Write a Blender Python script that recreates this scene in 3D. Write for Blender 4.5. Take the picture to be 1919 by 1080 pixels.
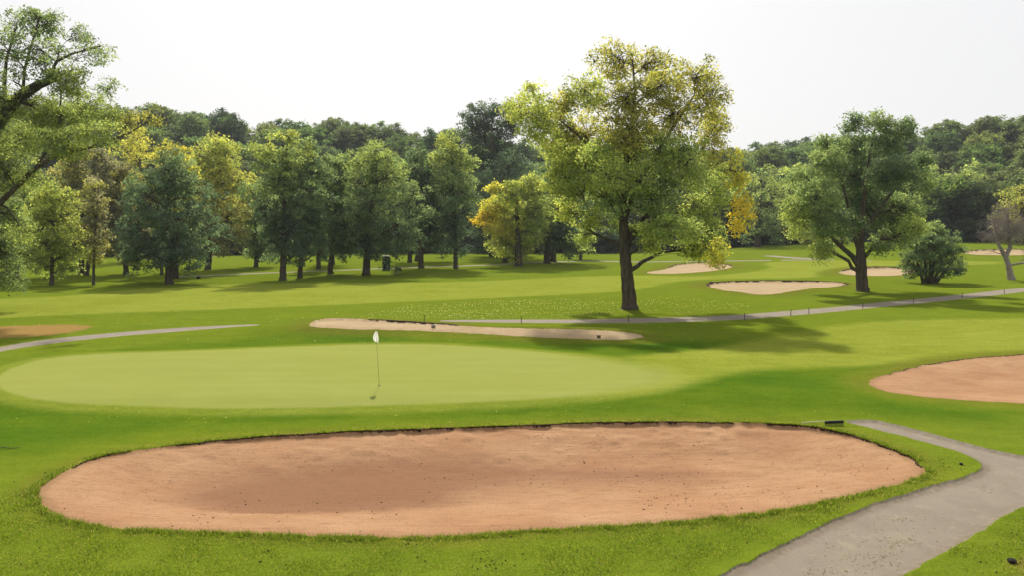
import bpy, math, random
import numpy as np
from mathutils import Vector

for _o in list(bpy.data.objects):
    bpy.data.objects.remove(_o)
SC = bpy.context.scene
COL = SC.collection
R = math.radians

# ------------------------------------------------------------------ camera
FPX = 1478.0                       # focal length in pixels of the 1919 px wide photograph
CAM_Z = 6.1
PITCH = math.atan(110.0 / FPX)     # horizon lies 110 px above the middle
cam_d = bpy.data.cameras.new('camera')
cam = bpy.data.objects.new('camera', cam_d)
COL.objects.link(cam)
cam_d.sensor_width = 36.0
cam_d.lens = 36.0 * FPX / 1919.0
cam_d.clip_start = 0.2
cam_d.clip_end = 4000.0
cam.location = (0, 0, CAM_Z)
cam.rotation_euler = (R(90) - PITCH, 0, 0)
SC.camera = cam

# ------------------------------------------------------------------ sky, sun, exposure
SUN_EL, SUN_AZ = R(43), R(-6)      # behind the scene, a little to the left
world = bpy.data.worlds.new('World')
SC.world = world
world.use_nodes = True
wt = world.node_tree
wt.nodes.clear()
w_out = wt.nodes.new('ShaderNodeOutputWorld')
w_bg = wt.nodes.new('ShaderNodeBackground')
w_sky = wt.nodes.new('ShaderNodeTexSky')
w_sky.sky_type = 'NISHITA'
w_sky.sun_disc = False
w_sky.sun_elevation = SUN_EL
w_sky.sun_rotation = SUN_AZ
w_sky.air_density = 1.0
w_sky.dust_density = 5.0
w_sky.ozone_density = 1.0
w_hs = wt.nodes.new('ShaderNodeHueSaturation')
w_hs.inputs['Saturation'].default_value = 0.55
wt.links.new(w_sky.outputs[0], w_hs.inputs['Color'])
# thin even overcast of smoke: the clear sky shows through it only in part
w_mix = wt.nodes.new('ShaderNodeMix')
w_mix.data_type = 'RGBA'
w_mix.inputs[0].default_value = 0.88
w_mix.inputs[7].default_value = (5.05, 5.05, 5.10, 1)
wt.links.new(w_hs.outputs[0], w_mix.inputs[6])
wt.links.new(w_mix.outputs[2], w_bg.inputs['Color'])
w_bg.inputs['Strength'].default_value = 0.1
wt.links.new(w_bg.outputs[0], w_out.inputs['Surface'])

sun_d = bpy.data.lights.new('sun', 'SUN')
sun_d.energy = 3.4
sun_d.angle = R(1.5)
sun_d.color = (1.0, 0.93, 0.80)
sun = bpy.data.objects.new('sun', sun_d)
COL.objects.link(sun)
sdir = Vector((math.sin(SUN_AZ) * math.cos(SUN_EL), math.cos(SUN_AZ) * math.cos(SUN_EL), math.sin(SUN_EL)))
sun.rotation_euler = sdir.to_track_quat('Z', 'Y').to_euler()
sun.location = (0, 0, 80)

SC.view_settings.view_transform = 'Standard'
SC.view_settings.look = 'None'
SC.view_settings.gamma = 1.0
SC.view_settings.exposure = 0.78
SC.render.engine = 'CYCLES'
SC.cycles.max_bounces = 8
SC.cycles.diffuse_bounces = 3
SC.cycles.glossy_bounces = 2
SC.cycles.transmission_bounces = 6
SC.cycles.volume_bounces = 0
SC.cycles.transparent_max_bounces = 4
SC.cycles.use_denoising = True

# ------------------------------------------------------------------ helpers: noise, projection, terrain
def _hash(ix, iy, seed):
    h = (ix.astype(np.int64) * 374761393 + iy.astype(np.int64) * 668265263 + seed * 974634777) & 0xffffffff
    h = ((h ^ (h >> 13)) * 1274126177) & 0xffffffff
    return ((h ^ (h >> 16)) & 0xffff) / 65535.0

def noise2(x, y, seed=0):
    x = np.asarray(x, float); y = np.asarray(y, float)
    ix = np.floor(x); iy = np.floor(y)
    fx = x - ix; fy = y - iy
    fx = fx * fx * (3 - 2 * fx); fy = fy * fy * (3 - 2 * fy)
    a = _hash(ix, iy, seed); b = _hash(ix + 1, iy, seed)
    c = _hash(ix, iy + 1, seed); d = _hash(ix + 1, iy + 1, seed)
    return (a + (b - a) * fx) * (1 - fy) + (c + (d - c) * fx) * fy

def fbm(x, y, seed=0, n=3):
    s = 0; a = 1; t = 0
    for k in range(n):
        s = s + a * noise2(x * 2 ** k + 17.3 * k, y * 2 ** k - 9.1 * k, seed + k); t += a; a *= 0.5
    return s / t - 0.5

def sstep(a, b, v):
    t = np.clip((v - a) / (b - a), 0, 1)
    return t * t * (3 - 2 * t)

CP, SP = math.cos(PITCH), math.sin(PITCH)
def ray(px, py):
    u = (px - 959.5) / FPX; v = (540.0 - py) / FPX
    return np.array((u, CP + v * SP, -SP + v * CP))

def at_depth(px, py, depth):
    """world point seen at a pixel at a given distance along +Y"""
    d = ray(px, py)
    return np.array((0, 0, CAM_Z)) + d * (depth / d[1])

HX = np.array([-0.65, -0.42, -0.2, -0.08, 0.05, 0.30, 0.38, 0.52, 0.65, 0.9])
HH = np.array([33.0, 34.5, 33.5, 30.0, 25.0, 21.5, 21.0, 25.0, 24.0, 24.0])
def terrain(x, y):
    """height of the grassed land before the bunkers are dug"""
    x = np.asarray(x, float); y = np.asarray(y, float)
    r = np.hypot(x, y)
    t = x / np.maximum(y, 1.0)
    t = np.where(y > 1, t, np.sign(x) * 2)
    rise = sstep(95, 215, r) * (0.25 + 3.0 * sstep(0.12, 0.45, t))
    hill = sstep(222, 335, r) * np.interp(t, HX, HH)
    und = fbm(x / 23, y / 23, 5, 2) * 0.35 * sstep(24, 60, r) + fbm(x / 5, y / 5, 8, 2) * 0.05
    # bank between the green and the bunker behind it, and its mound on the left
    yc = 45.4 - 0.09 * (x + 4)
    ridge = 0.42 * np.exp(-((y - yc) / 2.0) ** 2) * sstep(-20, -12, x) * sstep(10, 5, x)
    green = 0.22 * sstep(24.8, 28.0, y + 0.02 * x) * sstep(42, 36, y) * sstep(-24, -17, x) * sstep(16, 7, x)
    return rise + hill + und + ridge + green

_RR = np.concatenate([np.arange(5, 80, 0.05), np.arange(80, 420, 0.25)])
def on_ground(px, py):
    d = ray(px, py)
    if d[2] > -1e-4:
        d = d.copy(); d[2] = -1e-4
    x = d[0] / d[1] * _RR; z = CAM_Z + d[2] / d[1] * _RR
    f = z - terrain(x, _RR)
    k = np.argmax(f < 0)
    if f[k] >= 0:
        k = len(_RR) - 1
    if k > 0:
        w = f[k - 1] / max(f[k - 1] - f[k], 1e-9)
        yy = _RR[k - 1] + w * (_RR[k] - _RR[k - 1])
    else:
        yy = _RR[0]
    xx = d[0] / d[1] * yy
    return np.array((xx, yy, float(terrain(xx, yy))))

def chaikin(p, n=2):
    p = np.array(p, float)
    for _ in range(n):
        q = np.roll(p, -1, 0)
        a = 0.75 * p + 0.25 * q; b = 0.25 * p + 0.75 * q
        p = np.stack([a, b], 1).reshape(-1, 2)
    return p

def region(pts, smooth=2):
    p = chaikin(pts, smooth) if smooth else np.array(pts, float)
    return np.array([on_ground(a, b)[:2] for a, b in p])

def sdist(poly, x, y, pad=6.0):
    """signed distance to a polygon in metres: negative inside; far points get +pad"""
    x = np.asarray(x, float); y = np.asarray(y, float)
    out = np.full(x.shape, pad)
    lo = poly.min(0) - pad; hi = poly.max(0) + pad
    m = (x > lo[0]) & (x < hi[0]) & (y > lo[1]) & (y < hi[1])
    if not m.any():
        return out
    X = x[m]; Y = y[m]
    best = np.full(X.shape, 1e9); ins = np.zeros(X.shape, bool)
    n = len(poly)
    for i in range(n):
        ax, ay = poly[i]; bx, by = poly[(i + 1) % n]
        ex, ey = bx - ax, by - ay
        L = ex * ex + ey * ey + 1e-12
        t = np.clip(((X - ax) * ex + (Y - ay) * ey) / L, 0, 1)
        dd = (X - ax - t * ex) ** 2 + (Y - ay - t * ey) ** 2
        best = np.minimum(best, dd)
        if ay != by:
            c = ((ay > Y) != (by > Y)) & (X < (bx - ax) * (Y - ay) / (by - ay) + ax)
            ins ^= c
    d = np.sqrt(best)
    out[m] = np.minimum(np.where(ins, -d, d), pad)
    return out

# ------------------------------------------------------------------ regions, traced where they lie on the land
REG = {}
REG['green'] = region([(-15,715),(20,690),(90,671),(200,663),(330,660),(430,656),(560,650),(700,646),(800,646),(880,650),(960,656),(1050,664),(1140,674),(1220,687),(1268,700),(1262,716),(1225,729),(1140,740),(1000,750),(850,757),(700,762),(550,766),(400,767),(250,763),(120,757),(40,745),(0,731)])
REG['fairway_near'] = region([(1150,672),(1230,664),(1330,655),(1420,640),(1510,620),(1600,606),(1750,600),(1919,598),(2200,590),(2200,648),(1919,659),(1800,671),(1700,681),(1600,688),(1500,691),(1420,694),(1340,706),(1290,722),(1220,738),(1110,748),(1100,735),(1200,720),(1240,700)])
REG['fairway_far'] = region([(-260,585),(0,561),(130,556),(230,545),(420,532),(560,530),(700,530),(840,529),(960,524),(1060,519),(1120,517),(1200,516),(1290,518),(1350,515),(1420,508),(1450,500),(1425,492),(1470,489),(1560,487),(1700,488),(1880,489),(1880,494),(1740,498),(1680,497),(1600,500),(1545,506),(1525,514),(1540,518),(1500,521),(1400,522),(1300,524),(1250,530),(1225,537),(1195,543),(1160,548),(1000,556),(820,564),(640,572),(560,575),(420,581),(200,589),(0,596),(-260,620)])
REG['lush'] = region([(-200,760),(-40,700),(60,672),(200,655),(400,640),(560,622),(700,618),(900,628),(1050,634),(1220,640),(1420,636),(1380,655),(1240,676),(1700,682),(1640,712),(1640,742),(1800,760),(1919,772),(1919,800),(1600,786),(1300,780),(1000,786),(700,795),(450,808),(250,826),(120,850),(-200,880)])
BUNK = {
 'near': dict(p=[(65,935),(75,915),(110,890),(160,865),(230,850),(330,838),(400,829),(480,822),(560,818),(660,812),(780,808),(900,804),(1000,800),(1100,796),(1200,794),(1330,795),(1430,797),(1510,801),(1570,812),(1620,826),(1660,840),(1700,855),(1730,875),(1738,890),(1700,905),(1640,920),(1560,940),(1480,955),(1400,967),(1300,977),(1150,987),(1000,995),(880,1004),(780,1009),(680,1009),(560,1004),(420,999),(300,997),(190,989),(130,978),(95,962)], lip=0.075, bowl=0.38, w=3.0),
 'right': dict(p=[(1622,718),(1650,706),(1700,692),(1760,680),(1830,671),(1919,665),(2050,662),(2200,680),(2250,715),(2150,745),(2000,757),(1919,757),(1850,754),(1780,749),(1700,742),(1650,733)], lip=0.05, bowl=0.25, w=3.0),
 'behind': dict(p=[(575,613),(590,604),(620,600),(680,602),(760,605),(850,611),(900,614),(960,616),(1040,618),(1110,619),(1170,623),(1212,630),(1195,637),(1150,639),(1100,637),(1000,633),(900,627),(800,621),(700,619),(620,617)], lip=0.10, bowl=0.02, w=2.0),
 'far_a': dict(p=[(1318,534),(1345,529),(1420,527),(1500,527),(1560,529),(1600,533),(1570,537),(1520,541),(1480,547),(1450,553),(1410,553),(1390,548),(1350,545)], lip=0.2, bowl=0.1, w=3.0),
 'far_b': dict(p=[(1205,510),(1250,504),(1260,497),(1300,492),(1360,494),(1378,500),(1340,507),(1280,512),(1230,513)], lip=0.2, bowl=0.1, w=3.0),
 'far_c': dict(p=[(1565,510),(1600,502),(1640,500),(1690,502),(1722,508),(1690,516),(1640,517),(1590,515)], lip=0.3, bowl=0.1, w=3.0),
 'far_d': dict(p=[(1803,470),(1860,467),(1940,468),(1940,478),(1810,477)], lip=0.3, bowl=0.1, w=3.0),
}
for k, b in BUNK.items():
    b['poly'] = region(b['p'])
BUNK['behind']['lipx'] = (on_ground(650, 603)[0], on_ground(760, 606)[0])
PATHS = {
 'near': region([(1080,1190),(1345,1083),(1400,1055),(1460,1028),(1520,998),(1570,973),(1620,952),(1700,927),(1770,906),(1815,894),(1840,882),(1838,868),(1800,850),(1740,833),(1680,817),(1620,803),(1580,793),(1592,790),(1640,789),(1660,794),(1720,808),(1800,830),(1860,846),(1919,857),(2050,872),(2050,930),(1919,948),(1860,985),(1800,1020),(1740,1055),(1690,1083),(1500,1190)], 1),
 'mid': region([(790,602.5),(880,600.5),(977,600),(1100,600),(1180,597.5),(1260,596),(1330,594),(1395,590.5),(1480,583.5),(1560,577),(1617,571),(1700,563.5),(1800,553),(1919,539.5),(2200,510),(2200,518),(1919,548),(1800,562),(1700,572),(1617,580),(1560,586),(1480,593),(1395,600),(1300,604),(1200,606.5),(1100,607),(977,606.5),(880,605),(820,604.5)], 1),
 'left': region([(-200,690),(0,651),(60,641),(130,632.5),(220,624),(320,616.5),(400,612),(490,608.5),(490,610.5),(400,617),(320,623.5),(220,631.5),(130,641),(60,650),(0,660),(-200,702)], 1),
 'far': region([(300,518),(450,511.5),(560,507.5),(690,502.5),(870,496.5),(1000,490),(1100,487.4),(1190,489),(1370,487.2),(1600,485.6),(1960,484.6),(1960,486.4),(1600,487.6),(1370,489.4),(1190,491),(1100,489.6),(1000,492.5),(870,499),(690,505),(560,510),(450,514.5),(300,521)], 0),
 'tee': region([(1422,478),(1450,478.3),(1490,481.5),(1530,484),(1530,485.6),(1490,484.4),(1450,481)], 0),
}
BARE = region([(-120,618),(0,612),(90,609),(150,608),(185,612),(160,621),(100,631),(0,636),(-120,640)])
BARE2 = region([(1880,1075),(1890,1052),(1925,1038),(2000,1030),(2000,1100),(1890,1100)])

# ------------------------------------------------------------------ mesh helpers
def mesh_np(name, verts, faces, mats, attrs=None, smooth=True, mat_idx=None):
    """faces: (n,k) int array of one polygon size"""
    me = bpy.data.meshes.new(name)
    verts = np.ascontiguousarray(verts, dtype=np.float32)
    faces = np.ascontiguousarray(faces, dtype=np.int32)
    nf, k = faces.shape
    me.vertices.add(len(verts)); me.vertices.foreach_set('co', verts.ravel())
    me.loops.add(nf * k); me.loops.foreach_set('vertex_index', faces.ravel())
    me.polygons.add(nf)
    me.polygons.foreach_set('loop_start', np.arange(0, nf * k, k, dtype=np.int32))
    me.polygons.foreach_set('use_smooth', np.full(nf, smooth, dtype=bool))
    if mat_idx is not None:
        me.polygons.foreach_set('material_index', np.ascontiguousarray(mat_idx, dtype=np.int32))
    for m in (mats if isinstance(mats, (list, tuple)) else [mats]):
        me.materials.append(m)
    for an, av in (attrs or {}).items():
        a = me.attributes.new(an, 'FLOAT_COLOR', 'POINT')
        a.data.foreach_set('color', np.ascontiguousarray(av, dtype=np.float32).ravel())
    me.update(); me.validate()
    return me

def obj(name, me, parent=None, loc=None):
    o = bpy.data.objects.new(name, me)
    COL.objects.link(o)
    if parent is not None:
        o.parent = parent
    if loc is not None:
        o.location = loc
    return o

def tag(o, label=None, cat=None, group=None, kind=None):
    if label: o['label'] = label
    if cat: o['category'] = cat
    if group: o['group'] = group
    if kind: o['kind'] = kind
    return o

def empty(name, loc, rz=0.0):
    o = bpy.data.objects.new(name, None)
    COL.objects.link(o)
    o.empty_display_size = 0.3
    o.location = loc
    o.rotation_euler = (0, 0, rz)
    return o

class Tubes:
    """collects tapering tubes into one mesh of quads"""
    def __init__(self): self.v = []; self.f = []; self.n = 0
    def add(self, pts, rad, sides=6, cap=True):
        pts = np.asarray(pts, float); rad = np.asarray(rad, float)
        m = len(pts)
        tan = np.gradient(pts, axis=0)
        tan /= np.linalg.norm(tan, axis=1)[:, None] + 1e-9
        ref = np.array((0.0, 1.0, 0.0)) if abs(tan[0][1]) < 0.9 else np.array((1.0, 0, 0))
        a = np.cross(tan, ref); a /= np.linalg.norm(a, axis=1)[:, None] + 1e-9
        b = np.cross(tan, a)
        th = np.arange(sides) * 2 * math.pi / sides
        ring = a[:, None, :] * np.cos(th)[None, :, None] + b[:, None, :] * np.sin(th)[None, :, None]
        self.v.append((pts[:, None, :] + ring * rad[:, None, None]).reshape(-1, 3))
        i = np.arange(m - 1)[:, None] * sides; j = np.arange(sides)[None, :]; j2 = (j + 1) % sides
        f = np.stack([i + j, i + j2, i + sides + j2, i + sides + j], -1).reshape(-1, 4) + self.n
        self.f.append(f); self.n += m * sides
    def mesh(self, name, mat):
        return mesh_np(name, np.concatenate(self.v), np.concatenate(self.f), mat)

def box_mesh(name, boxes, mat, bevel=0.0):
    """boxes: (cx,cy,cz,sx,sy,sz); joined, bevelled"""
    import bmesh
    bm = bmesh.new()
    for (cx, cy, cz, sx, sy, sz) in boxes:
        r = bmesh.ops.create_cube(bm, size=1.0)
        bmesh.ops.scale(bm, vec=(sx, sy, sz), verts=r['verts'])
        bmesh.ops.translate(bm, vec=(cx, cy, cz), verts=r['verts'])
    if bevel:
        bmesh.ops.bevel(bm, geom=bm.edges[:], offset=bevel, segments=2, affect='EDGES', profile=0.6)
    me = bpy.data.meshes.new(name); bm.to_mesh(me); bm.free()
    me.materials.append(mat)
    return me

# ------------------------------------------------------------------ materials
class NT:
    def __init__(self, name):
        self.m = bpy.data.materials.new(name); self.m.use_nodes = True
        self.t = self.m.node_tree; self.t.nodes.clear()
        self.out = self.n('ShaderNodeOutputMaterial')
    def n(self, typ, **kw):
        nd = self.t.nodes.new(typ)
        for k, v in kw.items(): setattr(nd, k, v)
        return nd
    def l(self, a, b): self.t.links.new(a, b)
    def val(self, sock, v):
        if hasattr(v, 'is_output'): self.l(v, sock)
        else: sock.default_value = v
    def mix(self, fac, a, b, blend='MIX'):
        nd = self.n('ShaderNodeMix', data_type='RGBA', blend_type=blend)
        self.val(nd.inputs[0], fac)
        for s, v in ((nd.inputs[6], a), (nd.inputs[7], b)):
            if hasattr(v, 'is_output'): self.l(v, s)
            else: s.default_value = (*v, 1.0) if len(v) == 3 else v
        return nd.outputs[2]
    def math(self, op, a, b=0.0, clamp=False):
        nd = self.n('ShaderNodeMath', operation=op, use_clamp=clamp)
        self.val(nd.inputs[0], a); self.val(nd.inputs[1], b)
        return nd.outputs[0]
    def noise(self, scale, detail=3.0, rough=0.55, vec=None, stretch=None):
        nd = self.n('ShaderNodeTexNoise')
        nd.inputs['Scale'].default_value = scale; nd.inputs['Detail'].default_value = detail
        nd.inputs['Roughness'].default_value = rough
        if vec is None: vec = self.coord()
        if stretch is not None:
            mp = self.n('ShaderNodeMapping'); mp.inputs['Scale'].default_value = stretch
            self.l(vec, mp.inputs['Vector']); vec = mp.outputs[0]
        self.l(vec, nd.inputs['Vector'])
        return nd.outputs['Fac']
    def coord(self):
        if not hasattr(self, '_tc'): self._tc = self.n('ShaderNodeTexCoord')
        return self._tc.outputs['Object']
    def ramp(self, fac, lo, hi, a=0.0, b=1.0):
        nd = self.n('ShaderNodeMapRange'); nd.clamp = True
        self.val(nd.inputs[0], fac)
        for i, v in zip((1, 2, 3, 4), (lo, hi, a, b)): nd.inputs[i].default_value = v
        return nd.outputs[0]
    def bump(self, h, dist, strength=1.0):
        nd = self.n('ShaderNodeBump'); nd.inputs['Distance'].default_value = dist
        nd.inputs['Strength'].default_value = strength
        self.l(h, nd.inputs['Height']); return nd.outputs[0]
    def principled(self, color, rough=0.8, normal=None, spec=0.3, metal=0.0):
        p = self.n('ShaderNodeBsdfPrincipled')
        self.val(p.inputs['Base Color'], color if hasattr(color, 'is_output') else (*color, 1.0))
        self.val(p.inputs['Roughness'], rough)
        p.inputs['Specular IOR Level'].default_value = spec
        p.inputs['Metallic'].default_value = metal
        if normal is not None: self.l(normal, p.inputs['Normal'])
        return p
    def done(self, shader):
        self.l(shader.outputs[0], self.out.inputs['Surface']); return self.m

ROUGH = (0.172, 0.210, 0.021)
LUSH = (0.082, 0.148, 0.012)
FAIR = (0.300, 0.308, 0.050)
GREEN = (0.250, 0.268, 0.072)
DRY = (0.175, 0.165, 0.028)
SOIL = (0.024, 0.014, 0.009)
def make_turf():
    t = NT('turf')
    at = t.n('ShaderNodeAttribute', attribute_name='zone')
    sp = t.n('ShaderNodeSeparateColor'); t.l(at.outputs['Color'], sp.inputs[0])
    at2 = t.n('ShaderNodeAttribute', attribute_name='zone2')
    sp2 = t.n('ShaderNodeSeparateColor'); t.l(at2.outputs['Color'], sp2.inputs[0])
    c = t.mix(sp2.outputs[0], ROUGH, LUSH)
    c = t.mix(sp.outputs[0], c, FAIR)
    c = t.mix(sp.outputs[1], c, GREEN)
    c = t.mix(sp.outputs[2], c, DRY)
    big = t.noise(0.16, 4, 0.6)
    notg = t.math('SUBTRACT', 1.0, sp.outputs[1])
    c = t.mix(t.math('MULTIPLY', t.ramp(big, 0.38, 0.66), t.math('ADD', t.math('MULTIPLY', notg, 0.55), 0.45)), c, t.mix(0.45, c, (0.22, 0.24, 0.02)))
    mid = t.noise(1.3, 4, 0.65, stretch=(0.45, 1.0, 1.0))
    c = t.mix(t.math('MULTIPLY', t.ramp(mid, 0.3, 0.7, 0.0, 0.6), t.math('ADD', t.math('MULTIPLY', notg, 0.65), 0.35)), c, t.mix(1.0, c, (0.62, 0.74, 0.6), 'MULTIPLY'))
    stk = t.noise(1.4, 4, 0.6, stretch=(0.07, 1.0, 1.0))
    c = t.mix(t.ramp(stk, 0.38, 0.62, 0.0, 0.30), c, t.mix(1.0, c, (0.80, 0.86, 0.72), 'MULTIPLY'))
    tex = t.noise(5.5, 6, 0.78, stretch=(0.6, 1.0, 1.0))
    c = t.mix(t.math('MULTIPLY', t.ramp(tex, 0.42, 0.60, 0.0, 0.42), t.math('ADD', t.math('MULTIPLY', notg, 0.85), 0.15)), c, t.mix(1.0, c, (0.60, 0.72, 0.60), 'MULTIPLY'))
    fine = t.noise(22, 3, 0.7)
    amp = t.math('ADD', t.math('MULTIPLY', notg, 0.75), 0.12)
    c = t.mix(t.math('MULTIPLY', t.ramp(fine, 0.35, 0.68), amp), c, t.mix(1.0, c, (0.5, 0.6, 0.5), 'MULTIPLY'))
    # bare and worn soil
    sn = t.noise(1.6, 4, 0.7)
    worn = t.ramp(t.math('ADD', sp2.outputs[1], t.math('MULTIPLY', t.math('SUBTRACT', sn, 0.5), 1.1)), 0.4, 0.75)
    worn = t.math('MULTIPLY', t.math('MULTIPLY', worn, 0.66), t.ramp(sp2.outputs[1], 0.0, 0.25))
    c = t.mix(worn, c, t.mix(t.noise(9, 3), (0.26, 0.12, 0.05), (0.34, 0.19, 0.09)))
    c = t.mix(sp2.outputs[2], c, SOIL)
    nb = t.bump(t.math('ADD', t.noise(14, 4, 0.75), t.math('MULTIPLY', t.noise(60, 2, 0.7), 0.5)), 0.02, 0.6)
    p = t.principled(c, 0.95, nb, 0.0)
    return t.done(p)
TURF = make_turf()

def make_sand(name, c0, c1, damp):
    t = NT(name)
    at = t.n('ShaderNodeAttribute', attribute_name='zone2')
    sp = t.n('ShaderNodeSeparateColor'); t.l(at.outputs['Color'], sp.inputs[0])
    big = t.noise(0.35, 4, 0.6)
    c = t.mix(t.ramp(big, 0.35, 0.65), c0, c1)
    # arcs left by the raking machine
    mp = t.n('ShaderNodeMapping'); mp.inputs['Scale'].default_value = (0.35, 1.0, 1.0)
    mp.inputs['Rotation'].default_value = (0, 0, 0.12)
    t.l(t.coord(), mp.inputs['Vector'])
    wv = t.n('ShaderNodeTexNoise'); wv.inputs['Scale'].default_value = 1.1
    wv.inputs['Detail'].default_value = 6; wv.inputs['Distortion'].default_value = 1.2
    t.l(mp.outputs[0], wv.inputs['Vector'])
    lines = t.n('ShaderNodeTexWave'); lines.wave_type = 'RINGS'; lines.rings_direction = 'Z'
    lines.inputs['Scale'].default_value = 2.6; lines.inputs['Distortion'].default_value = 16.0
    lines.inputs['Detail'].default_value = 4.0; lines.inputs['Detail Scale'].default_value = 0.35
    mp2 = t.n('ShaderNodeMapping'); mp2.inputs['Location'].default_value = (1.0, -24.0, 0)
    mp2.inputs['Scale'].default_value = (0.35, 1.0, 0.0)
    t.l(t.coord(), mp2.inputs['Vector']); t.l(mp2.outputs[0], lines.inputs['Vector'])
    lm = t.math('MULTIPLY', lines.outputs['Fac'], t.ramp(t.noise(0.5, 4, 0.6), 0.42, 0.6))
    c0 = c
    c = t.mix(t.math('MULTIPLY', lm, 0.13), c, t.mix(1.0, c, (0.68, 0.62, 0.58), 'MULTIPLY'))
    rake = t.noise(11, 6, 0.75, stretch=(0.07, 1.0, 1.0))
    c = t.mix(t.ramp(wv.outputs['Fac'], 0.42, 0.66, 0.0, 0.32), c, t.mix(1.0, c, (0.72, 0.66, 0.62), 'MULTIPLY'))
    c = t.mix(t.ramp(rake, 0.47, 0.62, 0.0, 0.42), c, t.mix(1.0, c, (0.70, 0.66, 0.6), 'MULTIPLY'))
    c = t.mix(t.math('MULTIPLY', sp.outputs[0], 0.9), c, damp)  # shade of the bank turned from the sun, painted as darker sand
    sp1 = t.noise(26, 2, 0.8)
    c = t.mix(t.ramp(sp1, 0.56, 0.68, 0.0, 0.6), c, (0.11, 0.05, 0.028))
    c = t.mix(t.ramp(t.noise(7, 5, 0.8, stretch=(0.5, 1, 1)), 0.54, 0.66, 0, 0.45), c, (0.16, 0.075, 0.04))
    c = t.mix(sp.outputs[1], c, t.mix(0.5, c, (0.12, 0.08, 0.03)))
    c = t.mix(sp.outputs[2], c, SOIL)
    h = t.math('ADD', t.math('ADD', t.noise(30, 4, 0.75), t.math('MULTIPLY', rake, 1.5)), t.math('MULTIPLY', lm, 0.12))
    nb = t.bump(h, 0.03, 0.6)
    return t.done(t.principled(c, 0.95, nb, 0.08))
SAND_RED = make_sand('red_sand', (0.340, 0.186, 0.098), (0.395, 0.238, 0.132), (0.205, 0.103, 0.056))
SAND_PALE = make_sand('pale_sand', (0.36, 0.27, 0.155), (0.41, 0.31, 0.19), (0.30, 0.2, 0.12))

def make_path():
    t = NT('asphalt_path')
    c = t.mix(t.ramp(t.noise(0.7, 4, 0.6), 0.35, 0.65), (0.196, 0.163, 0.126), (0.230, 0.195, 0.152))
    c = t.mix(t.ramp(t.noise(45, 2, 0.8), 0.4, 0.7, 0, 0.5), c, (0.11, 0.09, 0.075))
    c = t.mix(t.ramp(t.noise(3.0, 5, 0.7), 0.56, 0.68, 0, 0.5), c, (0.27, 0.225, 0.15))
    c = t.mix(t.ramp(t.noise(1.6, 6, 0.75, stretch=(1.0, 0.6, 1)), 0.52, 0.64, 0, 0.25), c, (0.135, 0.110, 0.090))
    at = t.n('ShaderNodeAttribute', attribute_name='zone2')
    sp = t.n('ShaderNodeSeparateColor'); t.l(at.outputs['Color'], sp.inputs[0])
    c = t.mix(t.math('MULTIPLY', sp.outputs[0], t.ramp(t.noise(5, 4, 0.7), 0.35, 0.6)), c, (0.14, 0.11, 0.07))
    nb = t.bump(t.noise(60, 3, 0.8), 0.008, 0.7)
    return t.done(t.principled(c, 0.9, nb, 0.2))
ASPHALT = make_path()

def make_leaf(name, trans=0.60, sat_var=0.12):
    t = NT(name)
    at = t.n('ShaderNodeAttribute', attribute_name='tint')
    oi = t.n('ShaderNodeObjectInfo')
    c = t.mix(1.0, at.outputs['Color'], oi.outputs['Color'], 'MULTIPLY')
    dif = t.principled(c, 0.55, None, 0.28)
    tr = t.n('ShaderNodeBsdfTranslucent')
    c2 = t.mix(1.0, c, (1.85, 1.8, 0.98), 'MULTIPLY')
    t.l(c2, tr.inputs['Color'])
    mx = t.n('ShaderNodeMixShader'); mx.inputs[0].default_value = trans
    t.l(dif.outputs[0], mx.inputs[1]); t.l(tr.outputs[0], mx.inputs[2])
    return t.done(mx)
LEAF = make_leaf('leaf')

def make_bark(name, a, b):
    t = NT(name)
    v = t.noise(7, 5, 0.7, stretch=(1.0, 1.0, 0.12))
    c = t.mix(t.ramp(v, 0.35, 0.65), a, b)
    c = t.mix(t.ramp(t.noise(1.2, 3), 0.5, 0.7, 0, 0.4), c, (0.07, 0.075, 0.05))
    return t.done(t.principled(c, 0.95, t.bump(v, 0.08, 0.9), 0.1))
BARK = make_bark('bark', (0.038, 0.028, 0.022), (0.125, 0.10, 0.08))
BARK_GREY = make_bark('grey_bark', (0.20, 0.165, 0.16), (0.38, 0.32, 0.31))

def plain(name, col, rough=0.6, spec=0.3, metal=0.0, var=0.15, scale=20):
    t = NT(name)
    dark = tuple(max(0, x * (1 - var)) for x in col)
    c = t.mix(t.ramp(t.noise(scale, 3), 0.3, 0.7), dark, col)
    return t.done(t.principled(c, rough, None, spec, metal))
def make_cloth():
    t = NT('white_cloth')
    d = t.principled((0.82, 0.82, 0.80), 0.8, None, 0.1)
    tr = t.n('ShaderNodeBsdfTranslucent'); tr.inputs['Color'].default_value = (0.8, 0.8, 0.78, 1)
    mx = t.n('ShaderNodeMixShader'); mx.inputs[0].default_value = 0.45
    t.l(d.outputs[0], mx.inputs[1]); t.l(tr.outputs[0], mx.inputs[2])
    return t.done(mx)
M_WHITE = make_cloth()
M_POLE = plain('yellow_pole', (0.35, 0.28, 0.08), 0.4)
M_BLACK = plain('black_plastic', (0.012, 0.012, 0.013), 0.6)
M_WOOD = plain('pale_handle', (0.55, 0.5, 0.35), 0.6)
M_STAKE = plain('dark_stake', (0.03, 0.025, 0.03), 0.8)
M_BOOTH = plain('dark_booth', (0.012, 0.022, 0.022), 0.5)
M_BOOTH_ROOF = plain('booth_roof', (0.10, 0.11, 0.11), 0.5)
M_STONE = plain('stone', (0.17, 0.10, 0.065), 0.9, var=0.6, scale=4)
M_CLOD = plain('dark_earth', (0.02, 0.016, 0.012), 0.95, var=0.5)

M_CLIP = plain('dry_clipping', (0.30, 0.26, 0.15), 0.9, var=0.3)

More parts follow.
